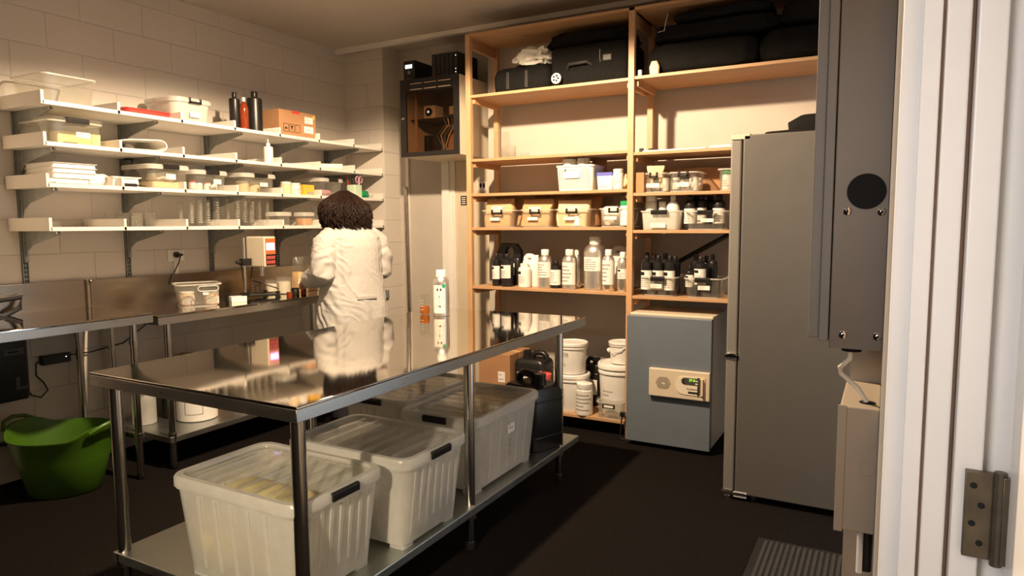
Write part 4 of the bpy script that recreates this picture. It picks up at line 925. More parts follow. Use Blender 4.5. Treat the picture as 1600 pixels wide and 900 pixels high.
# ================================================================== on the steel table
p = at(684, 494, Z=TZ)
t = thing('aluminium_bottle', 'aluminium chemical bottle with white cap and hazard diamonds on the steel table', 'bottle', (p.x, p.y + .04, TZ), R(32)); h_, r_ = .272, .048
MB().lathe([(a * r_, z * h_) for a, z in [(.95, 0), (1, .012), (1, .68), (.97, .74), (.86, .80), (.66, .835), (.60, .845), (.60, .86)]], 'alu', seg=32).build('body', t)
n = 36; b = MB()
b.rings([[(rr_ * (1 + (.02 if j % 2 else 0)) * math.cos(2 * PI * j / n), rr_ * (1 + (.02 if j % 2 else 0)) * math.sin(2 * PI * j / n), z) for j in range(n)] for rr_, z in ((.031, .845 * h_), (.031, .895 * h_), (.029, .90 * h_), (.029, .985 * h_), (.027, h_))], 'wplastic'); b.build('cap', t, smooth=50)
b = MB(); arc_patch(b, r_ * 1.012, .018, .185, -158, -62, 'paper', 16); lb = b.build('label', t)
def wrap(mb, a0, rad):      # bend flat x-z artwork round the bottle, x=0 facing angle a0
    vs = []
    for (x, y, z) in mb.v:
        a = R(a0) + x / rad; vs.append((rad * math.cos(a), rad * math.sin(a), z))
    mb.v = vs; return mb
for zc, sym in ((.110, '!'), (.058, '~')):
    b = MB(); s_ = .026; w2 = .003
    o_ = [(-s_, 0), (0, s_), (s_, 0), (0, -s_)]; i_ = [(-s_ + w2, 0), (0, s_ - w2), (s_ - w2, 0), (0, -s_ + w2)]
    vs = [(x, 0, z + zc) for x, z in o_ + i_]; b.add(vs, [(k, (k + 1) % 4, (k + 1) % 4 + 4, k + 4) for k in range(4)], 'inkr')
    wrap(b, -103, r_ * 1.022).build('hazard_diamond', lb)
    if sym == '!': b = MB(); b.add([(x, 0, z + zc) for x, z in ((-.003, .012), (.003, .012), (.0015, -.003), (-.0015, -.003))], [(0, 1, 2, 3)], 'ink'); b.add([(x, 0, z + zc) for x, z in ((-.002, -.007), (.002, -.007), (.002, -.011), (-.002, -.011))], [(0, 1, 2, 3)], 'ink')
    else: b = MB(); b.add([(x, 0, z + zc) for x, z in ((-.012, .003), (-.002, .007), (.0, .002), (-.010, -.003))], [(0, 1, 2, 3)], 'inkg'); b.add([(x, 0, z + zc) for x, z in ((0, .008), (.010, .004), (.008, -.007), (.001, -.004))], [(0, 1, 2, 3)], 'ink')
    wrap(b, -103, r_ * 1.024).build('hazard_symbol', lb)
b = MB()
for s in (-1, 1):
    k_ = [(s * (.010 + .005 * math.cos(R(a))), .158 + .009 * math.sin(R(a))) for a in range(0, 360, 30)]; b.add([(x, 0, z) for x, z in k_], [tuple(range(12))], 'ink')
wrap(b, -103, r_ * 1.022).build('logo', lb)
b = MB(); b.add([(.0115 * math.cos(R(a)), 0, .180 + .0115 * math.sin(R(a))) for a in range(0, 360, 20)], [tuple(range(18))], 'greenc'); wrap(b, -70, r_ * 1.025).build('green_dot', t)
p = at(663, 492, Z=TZ)
t = beaker('beaker', 'small glass beaker of amber liquid beside the aluminium bottle on the table', (p.x - .01, p.y + .02, TZ), .125, .030, fill=(.42, 'orange'))
# ================================================================== bins on the table's undershelf
UZ = .213
def lidbin(label, x, y, rot, w=.60, d=.44, h=.325, card=None):
    return clearbox('storage_bin', label, (x, y, UZ + .02), w, d, h, rot, 'frost', 'lidc', 'black', card, .86, .05, 'lidded bins under the table', 'storage bin', feet=True, ribs=True, clipw=.30, lidh=.024)
lidbin('frosted bin of yellow foam at the near end of the table undershelf', -1.885, 1.685, Q, .43, .62)
lidbin('frosted bin of white crumpled bags, second from the near end of the undershelf', -1.835, 2.175, Q, .43, .62)
t3 = lidbin('frosted bin of yellow folders with a side label, past the middle table leg', -1.795, 2.86, 0, .43, .66)
t4 = lidbin('frosted lidded bin at the back, left of the bin of yellow folders', -2.27, 2.98, 0, .43, .66)
def rotated(x, y, rot, dx, dy): return (x + dx * math.cos(rot) - dy * math.sin(rot), y + dx * math.sin(rot) + dy * math.cos(rot))
z = UZ + .03
for k, (dx, dy, w_, d_, h_) in enumerate(((-.10, -.06, .34, .30, .285), (-.02, .13, .26, .16, .23), (.15, -.05, .18, .26, .19))):
    o = lump('foam_pack', w_, d_, h_, 'yellowf', k, .05); o.location = (-1.885 + dx - .02, 1.685 + dy * .7, z); tag(o, ['large pale yellow foam pack filling the left of the nearest bin', 'pale yellow foam pack at the back of the nearest bin', 'low pale yellow foam pack at the right of the nearest bin'][k], 'foam pack')
rg = random.Random(11)
for k in range(9):
    o = lump('white_bag', .19, .17, .12, 'paper', 20 + k, .13); o.location = (-2.02 + .18 * (k % 3), 2.09 + .08 * ((k // 3) % 2) + .04 * (k % 2), z + .09 * (k // 5)); tag(o, 'crumpled white bag inside the second bin of the undershelf', 'bag', 'white bags in the second bin')
for k in range(7):
    o = MB().box(-.012, -.235, 0, .012, .235, .24 + .008 * (k % 3), 'yellowf' if k % 2 else 'kraftl').build('folder', loc=(-1.93 + .045 * k, 2.86, z), smooth=0, bev=.003); tag(o, 'pale yellow folder standing in the bin past the middle table leg', 'folder', 'folders standing in the third bin')
b = MB(); b.box(0, -.035, -.022, .0015, .035, .022, 'paper'); b.box(.001, -.025, -.002, .002, .02, .004, 'inkg'); b.build('side_label', t3, loc=(.205, .02, .225), smooth=0)
b = MB()
for k in range(7): b.box(0, -.016 + .006 * (k % 2), k * .012, .001, .018 - .008 * (k % 3), k * .012 + .007, 'inkg')
b.build('side_print', t3, loc=(.200, .02, .09), smooth=0)
for k in range(3):
    o = lump('kraft_pack', .16, .26, .16, 'kraftl', 40 + k, .06); o.location = (-2.33 + .13 * (k % 2), 2.83 + .15 * k, z); tag(o, 'tan paper pack inside the bin left of the yellow folders', 'pack', 'tan packs in the rear bin')
jerry('jerrycan', 'big black jerrycan at the far end of the table undershelf', (-1.72, 3.375, UZ), .27, .24, .42, R(-20))

# ================================================================== under the wall benches
t = thing('green_tub', 'bright green flexible garden tub with rim handles on the carpet under the bench', 'tub', (-3.965, 2.045, 0), R(20))
b = MB(); n = 40; rs = []
def tubring(r, z, up=0, sq=1.0):
    out = []
    for j in range(n):
        a = 2 * PI * j / n; lift = max(0, abs(math.cos(a)) - .72) / .28; rx = 1 + .06 * math.cos(2 * a)
        out.append((r * rx * math.cos(a), r * math.sin(a) * sq, z + up * lift * lift * (3 - 2 * lift)))
    return out
b.rings([tubring(.165, 0), tubring(.175, .01), tubring(.225, .20, .0), tubring(.252, .31, .045), tubring(.262, .322, .05), tubring(.262, .330, .05), tubring(.250, .330, .05), tubring(.244, .31, .045), tubring(.218, .20), tubring(.168, .014)], 'green'); b.build('tub_body', t, smooth=50)
for s in (-1, 1):
    b = MB(); b.tube([(s * .262, -.11, .355), (s * .30, -.07, .385), (s * .315, 0, .398), (s * .30, .07, .385), (s * .262, .11, .355)], .011, 'green'); b.build('handle', t)

t = thing('water_unit', 'black wall-hung unit with grey labels at the left edge under the bench', 'wall unit', (WX, 1.90, .50), 0)
b = MB(); b.rings([rr(.08, .10, .02, 0, cx=.09), rr(.085, .105, .02, .03, cx=.09), rr(.085, .105, .02, .36, cx=.09)], 'black'); b.build('housing', t); 
b = MB(); b.box(.176, -.02, .255, .1775, .08, .29, 'dgrey'); b.box(.1772, .0, .268, .178, .05, .276, 'ink'); b.build('label', t, smooth=0)
MB().box(.176, .03, .06, .1775, .05, .13, 'dgrey').box(.176, .05, .06, .1775, .09, .075, 'dgrey').build('lower_label', t, smooth=0)
b = MB(); b.tube([(.06, -.08, .50), (.07, .04, .46), (.08, .12, .50), (.07, .14, .56), (.05, .02, .55), (.05, -.08, .53)], .016, 'black'); b.build('hose', t)
o = MB(); o.box(WX, 1.80, .875, WX + .1, 2.06, .905, 'grey').box(WX, 1.82, .86, WX + .012, 2.04, .88, 'grey'); tag(o.build('hose_bracket', smooth=0), 'grey bracket on the wall above the black wall unit', 'bracket'); bpy.data.objects['hose_bracket'].location.z = -.04
p = at(83, 560, X=WX)
t = thing('power_adapter', 'black power adapter with a tiny white light on the wall under the bench', 'power adapter', (WX, p.y, p.z), Q)
MB().box(-.08, -.045, -.028, .08, 0, .028, 'black').build('adapter_body', t, smooth=0, bev=.006); b = MB(); b.lathe([(.003, 0), (.003, .001)], 'dot'); b.xf(Matrix.Translation((.05, -.0455, .008)) @ Matrix.Rotation(R(90), 4, 'X')); b.build('indicator', t)
MB().tube([(-.08, -.02, .0), (-.105, -.02, -.01), (-.108, -.02, -.08), (-.07, -.02, -.13), (-.05, -.02, -.18), (-.09, -.02, -.215), (-.14, -.02, -.19), (-.19, -.02, -.09), (-.24, -.02, .0), (-.29, -.02, .05)], .0045, 'black').build('output_cable', t, smooth=60)
MB().tube([(.08, -.02, .01), (.2, -.02, .005), (.42, -.02, .03), (.58, -.02, .13), (.68, -.02, .26), (.76, -.02, .33)], .0045, 'black').build('mains_cable', t, smooth=60)
# on bench undershelf
US = .202
cardbox('cardboard_box', 'brown cardboard box on the bench undershelf near the wall', (-4.18, 3.04, US), .26, .24, .36, R(35), tape=False)
p = at(284, 664, X=-3.85)
t = bottle('white_bucket', 'white plastic drum with printed outline label on the bench undershelf', 'drum', (-3.93, 2.86, US), .30, .125, 'jar', 'wplastic', 'wplastic', None)
b = MB(); 
for (a0, a1, z0, z1) in ((-70, -20, .05, .053), (-70, -20, .23, .233), (-70, -68.5, .05, .23), (-21.5, -20, .05, .23)): arc_patch(b, .1265, z0, z1, a0, a1, 'inkg', 6)
b.build('label_outline', t)
bottle('clear_jug', 'cloudy plastic bottle at the left end of the bench undershelf', 'bottle', (-4.12, 2.62, US), .26, .07, 'round', 'frost', 'wplastic', None)
bottle('black_bottle', 'black bottle on the bench undershelf beside the cardboard box', 'bottle', (-4.12, 2.80, US), .36, .05, 'cyl', 'black', 'black', None)
o = lump('crumpled_foil', .16, .12, .09, 'chrome', 6, .25); o.location = (-3.90, 3.18, US); tag(o, 'crumpled shiny wrap on the bench undershelf right of the white drum', 'wrap')
cardbox('dark_box', 'dark box at the right end of the bench undershelf', (-4.0, 3.45, US), .24, .22, .26, 0, 'black', tape=False)
# coil of cable on floor behind nearest bin
b = MB(); b.tube([(-3.05 + .05 * math.cos(R(a)) + a / 9000, 2.55 + .09 * math.sin(R(a)), .008 + a / 40000) for a in range(0, 1081, 30)], .006, 'grey'); tag(b.build('cable_coil'), 'small coil of grey cable on the carpet behind the table', 'cable')

# ================================================================== network cabinet and what stands on it
cx0, cx1, cyf, cyb = at(627, 200, Y=4.50).x, at(717, 200, Y=4.50).x, 4.50, BY
cz0_, cz1_ = at(628, 246, Y=4.50).z, at(628, 126, Y=4.50).z
t = thing('network_cabinet', 'wall-hung network cabinet with smoked glass door beside the pine shelving', 'network cabinet', (cx0, cyf, cz0_))
W, H, D = cx1 - cx0, cz1_ - cz0_, cyb - cyf
b = MB(); th = .012
b.box(0, .012, 0, W + .0, D, th, 'cream'); b.box(0, .012, H - th, W, D, H, 'cream'); b.box(0, .012, th, th, D, H - th, 'cream'); b.box(W - th, .012, th, W, D, H - th, 'cream'); b.box(th, D - .01, th, W - th, D, H - th, 'beige'); b.build('case', t, smooth=0)
d = MB(); fr = .055; d.box(0, -.006, 0, fr, .012, H, 'black'); d.box(W - .045, -.006, 0, W, .012, H, 'black'); d.box(fr, -.006, 0, W - .045, .012, .035, 'black'); d.box(fr, -.006, H - .10, W - .045, .012, H, 'black'); dd = d.build('door_frame', t, smooth=0)
MB().box(fr, -.004, .035, W - .045, .004, H - .10, 'smoke').build('glass_pane', dd, smooth=0)
for s_ in (0, 1, 2):
    for r_ in (0, 1): MB().box(.10 + s_ * .135, -.0075, H - .085 + r_ * .045, .215 + s_ * .135, -.0055, H - .080 + r_ * .045, 'tan').build('vent_slot', dd, smooth=0)
b = MB(); b.lathe([(.010, 0), (.010, .010), (.006, .014)], 'chrome'); b.xf(Matrix.Translation((.026, -.006, H * .50)) @ Matrix.Rotation(R(90), 4, 'X')); b.build('lock', dd)
for x in (.07, W - .09): MB().box(x, .09, .012, x + .02, .10, H - .012, 'tan').build('rack_rail', t, smooth=0)
MB().box(.02, .10, H * .50, W - .02, .45, H * .51, 'dgrey').build('rack_shelf', t, smooth=0)
p = Vector((cx0, cyf, cz0_))
q = thing('white_device', 'white box with a round black eye on the shelf inside the network cabinet', 'device', p + Vector((.20, .16, H * .512)))
MB().box(-.055, -.05, 0, .055, .07, .10, 'wplastic').build('casing', q, smooth=0, bev=.004); b = MB(); b.lathe([(.034, 0), (.034, .004), (.014, .008)], 'ink'); b.lathe([(.010, .008), (.010, .010)], 'dot'); b.xf(Matrix.Translation((-.005, -.05, .05)) @ Matrix.Rotation(R(90), 4, 'X')); b.build('round_eye', q)
q = thing('small_device', 'small white network unit with dark grille beside the white box in the cabinet', 'device', p + Vector((.42, .18, H * .512))); MB().box(-.05, -.04, .02, .04, .05, .085, 'cream').build('casing', q, smooth=0, bev=.003); MB().box(-.05, -.041, .0, .04, .05, .02, 'dgrey').build('base', q, smooth=0)
q = thing('black_router', 'black switch unit at the bottom of the network cabinet', 'device', p + Vector((.22, .20, .012))); MB().box(-.10, -.06, 0, .10, .12, .17, 'black').build('casing', q, smooth=0, bev=.01)
q = thing('beige_unit', 'beige unit at the bottom right inside the network cabinet', 'device', p + Vector((.42, .2, .012))); MB().box(-.07, -.05, 0, .07, .12, .17, 'tan').build('casing', q, smooth=0, bev=.004)
for k in range(4):
    b = MB(); b.tube([p + Vector((.30 + .03 * k, .11, .02)), p + Vector((.33 + .01 * k, .105, .08)), p + Vector((.27 + .04 * k, .11, .17)), p + Vector((.36 + .03 * k, .11, .25)), p + Vector((.33 + .04 * k, .12, H * .5))], .005, 'hdpe' if k % 2 else 'grey'); tag(b.build('network_cable'), 'pale cable hanging inside the network cabinet', 'cable', 'cables inside the network cabinet')
zt = cz1_
a0, a1 = at(629, 110, Y=4.56).x, at(648, 110, Y=4.56).x
q = thing('power_supply', 'narrow black backup power supply with lit screen on top of the network cabinet', 'power supply', ((a0 + a1) / 2 + .005, 4.56, zt)); w_ = .115; hh = .165
MB().box(-w_ / 2, 0, 0, w_ / 2, .34, hh, 'black').build('casing', q, smooth=0, bev=.006)
MB().box(-.038, -.0015, hh - .062, .030, 0, hh - .032, 'lcd').build('screen', q, smooth=0)
b = MB(); b.lathe([(.014, 0), (.014, .004)], 'grey'); b.xf(Matrix.Translation((0, 0, hh - .095)) @ Matrix.Rotation(R(90), 4, 'X')); b.build('button', q)
MB().box(-.03, -.0012, .015, .03, 0, .028, 'dgrey').build('badge', q, smooth=0)
a0, a1 = at(676, 110, Y=4.56).x, at(713, 110, Y=4.56).x
q = thing('disk_unit', 'ribbed black storage unit on top of the network cabinet', 'storage unit', ((a0 + a1) / 2, 4.56, zt)); w_ = a1 - a0 + .02; hh = .185
MB().box(-w_ / 2, 0, 0, w_ / 2, .30, hh, 'black').build('casing', q, smooth=0, bev=.004)
for k in range(5): MB().box(-w_ / 2 + .012 + k * .040, -.007, .012, -w_ / 2 + .046 + k * .040, 0, hh - .012, 'blackm').build('drive_door', q, smooth=0, bev=.002)
for zz in (.03, .055, hh - .03):
    b = MB(); b.box(w_ / 2 - .018, -.0012, zz - .003, w_ / 2 - .012, 0, zz + .003, 'dot'); b.build('indicator', q, smooth=0)

# ================================================================== pine shelving: top shelves
z = 2.399
t = thing('soft_suitcase', 'low black soft suitcase lying on the top left pine shelf', 'suitcase', (-2.34, 4.40, z))
b = MB(); rs = []
for f, zz in ((.90, 0), (.98, .02), (1, .06), (1, .12), (.94, .16), (.80, .175)): rs.append(rr(.23 * f, .16 * f, .05, zz, cy=.16, cx=.0))
b.rings(rs, 'fabric'); b.build('case_body', t, smooth=60)
b = MB(); b.tube([(-.10, .10, .168), (-.07, .10, .195), (.0, .10, .20), (.03, .10, .17)], .008, 'fabric'); b.build('carry_handle', t)
for x in (-.10, .05): MB().box(x - .012, -.004, .02, x + .012, .004, .14, 'blackm').build('strap', t, smooth=0, bev=.002)
pw = at(870, 123, Y=4.37)
b = MB(); b.lathe([(.036, 0), (.036, .014), (.028, .018), (.026, .012), (.010, .012), (.009, .018), (.0, .018)], 'wplastic', c1=False); b.xf(Matrix.Translation((pw.x + 2.34, pw.y - 4.40 , pw.z - z)) @ Matrix.Rotation(R(90), 4, 'X')); wv = b.build('wheel', t)
for k in range(5):
    a = R(72 * k + 20); b = MB(); b.box(-.005, -.0195, .011, .005, -.0165, .025, 'ink'); b.xf(Matrix.Translation((pw.x + 2.34, pw.y - 4.40, pw.z - z)) @ Matrix.Rotation(a, 4, 'Y')); b.build('wheel_slot', wv, smooth=0)
o = lump('crumpled_cloth', .24, .16, .12, 'hdpe', 12, .38, n=4); o.location = (-2.26, 4.50, z + .177); tag(o, 'crumpled cream cloth lying on top of the black soft suitcase', 'cloth')
b = MB(); vs = [(-.02, 0, .0), (.05, .0, -.01), (.085, .01, .11), (.055, .0, .10), (.02, .02, .05), (-.03, .01, .10)]
t = thing('hard_case', 'large black travel case with a top handle and luggage tag, left bay top shelf', 'suitcase', (-1.82, 4.41, z))
b = MB(); b.rings([rr(.27, .17, .03, 0, cy=.17), rr(.285, .18, .04, .02, cy=.17), rr(.285, .18, .04, .24, cy=.17), rr(.27, .17, .04, .262, cy=.17)], 'fabric'); b.build('case_body', t, smooth=60)
b = MB(); b.tube([(-.15, -.008, .115), (-.13, -.030, .135), (.0, -.034, .14), (.03, -.008, .12)], .012, 'blackm'); b.build('handle', t)
b = MB(); b.box(.10, -.016, .13, .175, -.006, .185, 'ink'); b.box(.11, -.017, .14, .165, -.016, .175, 'dgrey'); b.build('luggage_tag', t, smooth=0, bev=.003)
b = MB(); b.tube([(.085, -.012, .215), (.086, -.014, .16), (.09, -.012, .13)], .004, 'chrome'); b.build('tag_wire', t)
o = lump('folded_bag', .62, .32, .115, 'fabric', 15, .07, n=4, sq=.5); o.location = (-1.86, 4.60, z + .262); tag(o, 'folded black fabric bag squeezed on top of the large travel case', 'bag')
for k, (cx, w_, h_, zz, nm, sd_) in enumerate(((-1.08, .70, .20, 0, 'long black fabric bag at the bottom of the pile on the right bay top shelf', 3), (-.40, .64, .21, 0, 'black fabric bag at the right of the right bay top shelf', 5), (-1.0, .76, .11, .203, 'black fabric bag lying in the middle of the pile on the right bay top shelf', 8), (-.32, .58, .15, .213, 'black fabric bag on top at the far right of the pine shelving', 9), (-.96, .60, .065, .315, 'flat black case on top of the pile in the right bay', 13))):
    o = lump('fabric_bag', w_, .36, h_, 'fabric', sd_, .05, n=4, sq=.42); o.location = (cx, 4.57, z + zz + .004); tag(o, nm, 'bag')
b = MB(); pb_ = at(1041, 40, Y=4.40); b.tube([pb_ + Vector((.01, 0, .07)), pb_ + Vector((0, -.004, .03)), pb_ + Vector((-.012, 0, -.03)), pb_ + Vector((-.05, 0, -.035))], .004, 'chrome'); tag(b.build('metal_clasp'), 'bent shiny metal clasp on the black bags in the right bay', 'clasp')
b = MB(); b.rings([rr(.030, .012, .01, 0), rr(.034, .012, .01, .05), rr(.020, .012, .01, .085)], 'tan'); tag(b.build('tan_wedge', loc=(-1.355, 4.385, z + .004)), 'small tan rubber wedge in front of the black bags', 'wedge')
b = MB(); b.rings([rr(.015, .010, .006, 0), rr(.015, .010, .006, .04)], 'grey'); tag(b.build('grey_block', loc=(-1.45, 4.385, z + .004)), 'little grey block beside the middle post on the top right shelf', 'block')

# left bay, second opening: glass vase and dish
z = 1.936
beaker('glass_cylinder', 'tall clear glass cylinder at the left of the empty pine shelf', (-2.60, 4.60, z), .215, .055, lip=False, cat='glass cylinder')
t = thing('glass_dish', 'flat clear dish on the pine shelf right of the glass cylinder', 'dish', (-2.42, 4.52, z)); MB().lathe([(.07, 0), (.085, .005), (.09, .04), (.086, .04), (.082, .008)], 'glass').build('dish', t)
# right bay: strip lights lying on the shelf
z = 1.919
for k, (x0, x1, yy, hh, m_, lb) in enumerate(((-1.44, -1.02, 4.40, .010, 'alu', 'slim aluminium rail lying at the left front of the right bay upper shelf'), (-1.40, -1.10, 4.47, .014, 'wplastic', 'white plastic rail lying behind the slim aluminium rail'), (-1.0, -.72, 4.40, .018, 'wplastic', 'white rail with black end clips lying near the fridge on the upper right shelf'))):
    t = thing('shelf_rail', lb, 'rail', ((x0 + x1) / 2, yy, z)); L_ = (x1 - x0) / 2
    MB().box(-L_, -.012, 0, L_, .012, hh, m_).build('bar', t, smooth=0, bev=.002)
    for s in ((-1,) if k < 2 else (.55, .95)): MB().box(s * L_ - .012, -.014, 0, s * L_ + .012, .014, hh + .016, 'black').build('end_clip', t, smooth=0, bev=.003)

# ------------------------------------------------------------------ left bay z=1.682: basket etc.
z = 1.683
x0, w_, h_ = PS(867, 922, 258, z, 4.38)
t = thing('white_basket', 'white perforated plastic basket on the upper left pine shelf', 'basket', (x0 + .01, 4.53, z)); w_ = .29; d_ = .30; h_ = .175
b = MB(); tray_rings(b, w_, d_, h_, 'wplastic', .88, .03, rim=.006); b.build('basket_body', t)
b = MB(); nx, nz = 17, 11
for i in range(nx):
    for jx in range(nz):
        f = (jx + .6) / (nz + .6); y = -d_ / 2 * (.88 + .10 * f) + .0004 - .004; xx = (i - (nx - 1) / 2) * w_ * .80 / nx; zz = .012 + f * (h_ - .03)
        if 5 <= jx <= 9 and 3 < i < 12: continue
        b.add([(xx - .0028, y, zz - .0028), (xx + .0028, y, zz - .0028), (xx + .0028, y - .0004, zz + .0028), (xx - .0028, y - .0004, zz + .0028)], [(0, 1, 2, 3)], 'dgrey')
for i in range(12):
    for jx in range(nz):
        f = (jx + .6) / (nz + .6); xx = w_ / 2 * (.88 + .10 * f) + .004; yy = (i - 5.5) * d_ * .8 / 12; zz = .012 + f * (h_ - .03)
        b.add([(xx, yy - .0028, zz - .0028), (xx, yy + .0028, zz - .0028), (xx, yy + .0028, zz + .0028), (xx, yy - .0028, zz + .0028)], [(0, 1, 2, 3)], 'dgrey')
b.build('perforations', t, smooth=0)
labelcard(t, .11, .045, -.015, -d_ / 2 * .96 - .005, h_ * .62, 0); 
b = MB(); b.box(-.07, -.1475, h_ * .74, -.062, -.146, h_ * .84, 'ink'); b.build('handle_slot', t, smooth=0)
for k, (dx, m_, nm, r_, hh) in enumerate(((-.07, 'wplastic', 'round white tub with rolled rim standing in the white basket', .052, .215), (.035, 'hdpe', 'white tub wrapped in clear film standing in the white basket', .045, .218))):
    bottle('white_tub', nm, 'tub', (x0 + .01 + dx, 4.47, z + .01), hh, r_, 'jar', m_, m_, None)
o = paperbag('kraft_bag', 'small brown paper bag at the back of the white basket', (x0 + .11, 4.60, z + .01), .10, .06, .215, 'card', card=False)
x0, w_, h_ = PS(932, 957, 264, z, 4.42)
t = thing('blue_lid_tub', 'white tub with a blue clip lid on the upper left pine shelf', 'tub', (x0, 4.47, z)); b = MB(); b.rings([rr(.052, .05, .012, 0), rr(.06, .055, .014, .095)], 'hdpe'); b.build('tub_body', t); MB().box(-.056, -.056, .094, .056, .056, .118, 'blue').build('lid', t, smooth=0, bev=.003); labelcard(t, .075, .04, 0, -.0545, .045, 2)
x0, w_, h_ = PS(955, 973, 262, z, 4.40)
bottle('white_jar', 'tall white pill-style jar with ribbed cap beside the blue-lidded tub', 'jar', (x0, 4.42, z), .137, .036, 'jar', 'wplastic', 'wplastic', 'paper', (.1, .65))
o = lump('label_roll', .09, .10, .10, 'kraftl', 9, .2); o.location = (-1.585, 4.47, z); tag(o, 'small cream bag tucked between the white jar and the middle post', 'bag')

# ------------------------------------------------------------------ left bay z=1.432: four clear bins with bags
z = 1.433
bins = [(748, 804, 'first from the left'), (808, 862, 'second from the left'), (863, 922, 'third from the left'), (931, 985, 'fourth from the left')]
fill = [('kraft', 'kraft'), ('kraft', 'kraft'), ('kraftl', 'card'), ('bag', 'wplastic')]
for k, (xa_, xb_, nm) in enumerate(bins):
    x0, w_, h_ = PS(xa_ + 2, xb_, 328, z, 4.38)
    w_ = min(w_ * 1.0, .335)
    t = clearbox('clear_bin', 'open clear bin ' + ['of brown paper bags beside the left pine post', 'of brown paper bags, second from the left pine post', 'of tan paper bags with a little white pot', 'of white packets and a green-capped jar'][k], (x0, 4.53, z), w_ * .96, .30, .125, 0, 'clear', None, 'black', (.08, .022, -.02, .060), open_=True, closed_clip=False, bothclips=False, clipw=.32, group='clear bins on the middle left pine shelf')
    if k < 3:
        paperbag('kraft_bag', 'brown paper bag at the front of the clear bin, ' + nm, (x0 - .015, 4.455, z + .008), .225, .10, .205 - .012 * k, fill[k][0], lean=.02, seed=k * 3, group='paper bags in the clear bins')
        paperbag('kraft_bag', 'brown paper bag at the back of the clear bin, ' + nm, (x0 + .01, 4.59, z + .008), .245, .10, .222, fill[k][1], lean=.03, seed=k * 5 + 1, card=False, group='paper bags in the clear bins')
    else:
        o = lump('white_packet', .15, .2, .14, 'paper', 31, .1); o.location = (x0 - .05, 4.54, z + .01); tag(o, 'white packet in the clear bin nearest the middle post', 'packet')
        o = lump('clear_sack', .18, .16, .21, 'bag', 33, .15, n=4); o.location = (x0 - .0, 4.60, z + .01); tag(o, 'crinkled clear bag rising from the bin nearest the middle post', 'plastic bag')
        bottle('green_cap_jar', 'white jar with green cap in the bin nearest the middle post', 'jar', (x0 + .075, 4.43, z + .008), .165, .046, 'jar', 'wplastic', 'greenc', None)
bottle('white_pot', 'little white pot at the front of the third clear bin', 'pot', (at(903, 345, Y=4.42).x, 4.42, z + .008), .07, .03, 'jar', 'wplastic', 'wplastic', None)
o = paperbag('pale_bag', 'grey-white paper packet between the left pine post and the first clear bin', (-2.685, 4.60, z), .07, .10, .23, 'paper', card=False, seed=9)

# ------------------------------------------------------------------ left bay z=.995: bottles
z = .996
def PB(px0, px1, yt, Y, style, body, cap, lb, **k):
    x0, w_, h_ = PS(px0, px1, yt, z, Y); r_ = w_ / 2
    return bottle(k.pop('name', 'bottle'), lb, 'bottle', (x0, Y + r_, z), h_, r_, style, body, cap, **k)
PB(766, 778, 397, 4.40, 'cyl', 'black', 'black', 'slim black bottle with white label, first from the left on the bottle shelf', name='black_bottle', logo=True, labz=(.22, .63))
PB(779, 796, 397, 4.38, 'cyl', 'black', 'black', 'broad black bottle with white label in front of the black jerrycan', name='black_bottle', logo=True, labz=(.26, .66), span=60)
x0, w_, h_ = PS(773, 815, 379, z, 4.55)
t = flatcan('jerrycan', 'flat-sided black jerrycan on the bottle shelf behind two black bottles', (x0, 4.58, z), .215, .10, .315, card=(.02, .09, .055, .12))
PB(806, 824, 412, 4.38, 'jar', 'wplastic', 'wplastic', 'short white bottle with outlined label in front of the white jug', name='white_bottle', logo=True, labz=(.1, .72), capr=.7)
x0, w_, h_ = PS(815, 838, 398, z, 4.46)
t = jerry('white_jug', 'white plastic jug on the bottle shelf behind the short white bottle', (x0 + .0, 4.52, z), .14, .11, .235, 0, 'wplastic')
PB(837, 857, 390, 4.38, 'alu', 'alu', 'wplastic', 'aluminium bottle with white cap left of the small black jar', name='aluminium_bottle', labz=(.28, .68))
PB(857, 873, 408, 4.42, 'cyl', 'black', 'black', 'short black bottle with white label between two aluminium bottles', name='black_bottle', labz=(.12, .68), span=80)
PB(875, 896, 390, 4.38, 'alu', 'alu', 'hdpe', 'aluminium bottle with grey cap and large label, right of the short black bottle', name='aluminium_bottle', labz=(.12, .68))
PB(893, 905, 390, 4.50, 'alu', 'alu', 'hdpe', 'aluminium bottle with grey cap partly behind the one with the large label', name='aluminium_bottle', labz=(.12, .5))
PB(907, 940, 370, 4.40, 'alu', 'alu', 'hdpe', 'extra large aluminium flask with ridged cap on the bottle shelf', name='aluminium_flask', labz=(.36, .62), span=50, capr=.50)
PB(939, 957, 390, 4.37, 'alu', 'alu', 'wplastic', 'white-capped aluminium bottle with tall label right of the large flask', name='aluminium_bottle', labz=(.16, .74))
PB(963, 979, 394, 4.37, 'alu', 'alu', 'wplastic', 'narrow aluminium bottle with square label beside the middle post', name='aluminium_bottle', labz=(.33, .58), logo=True, span=60)
x0, w_, h_ = PS(956, 985, 382, z, 4.55)
jerry('metal_jug', 'cream canister with strap handle at the back next to the middle post', (x0 - .01, 4.62, z), .16, .12, .30, 0, 'hdpe')

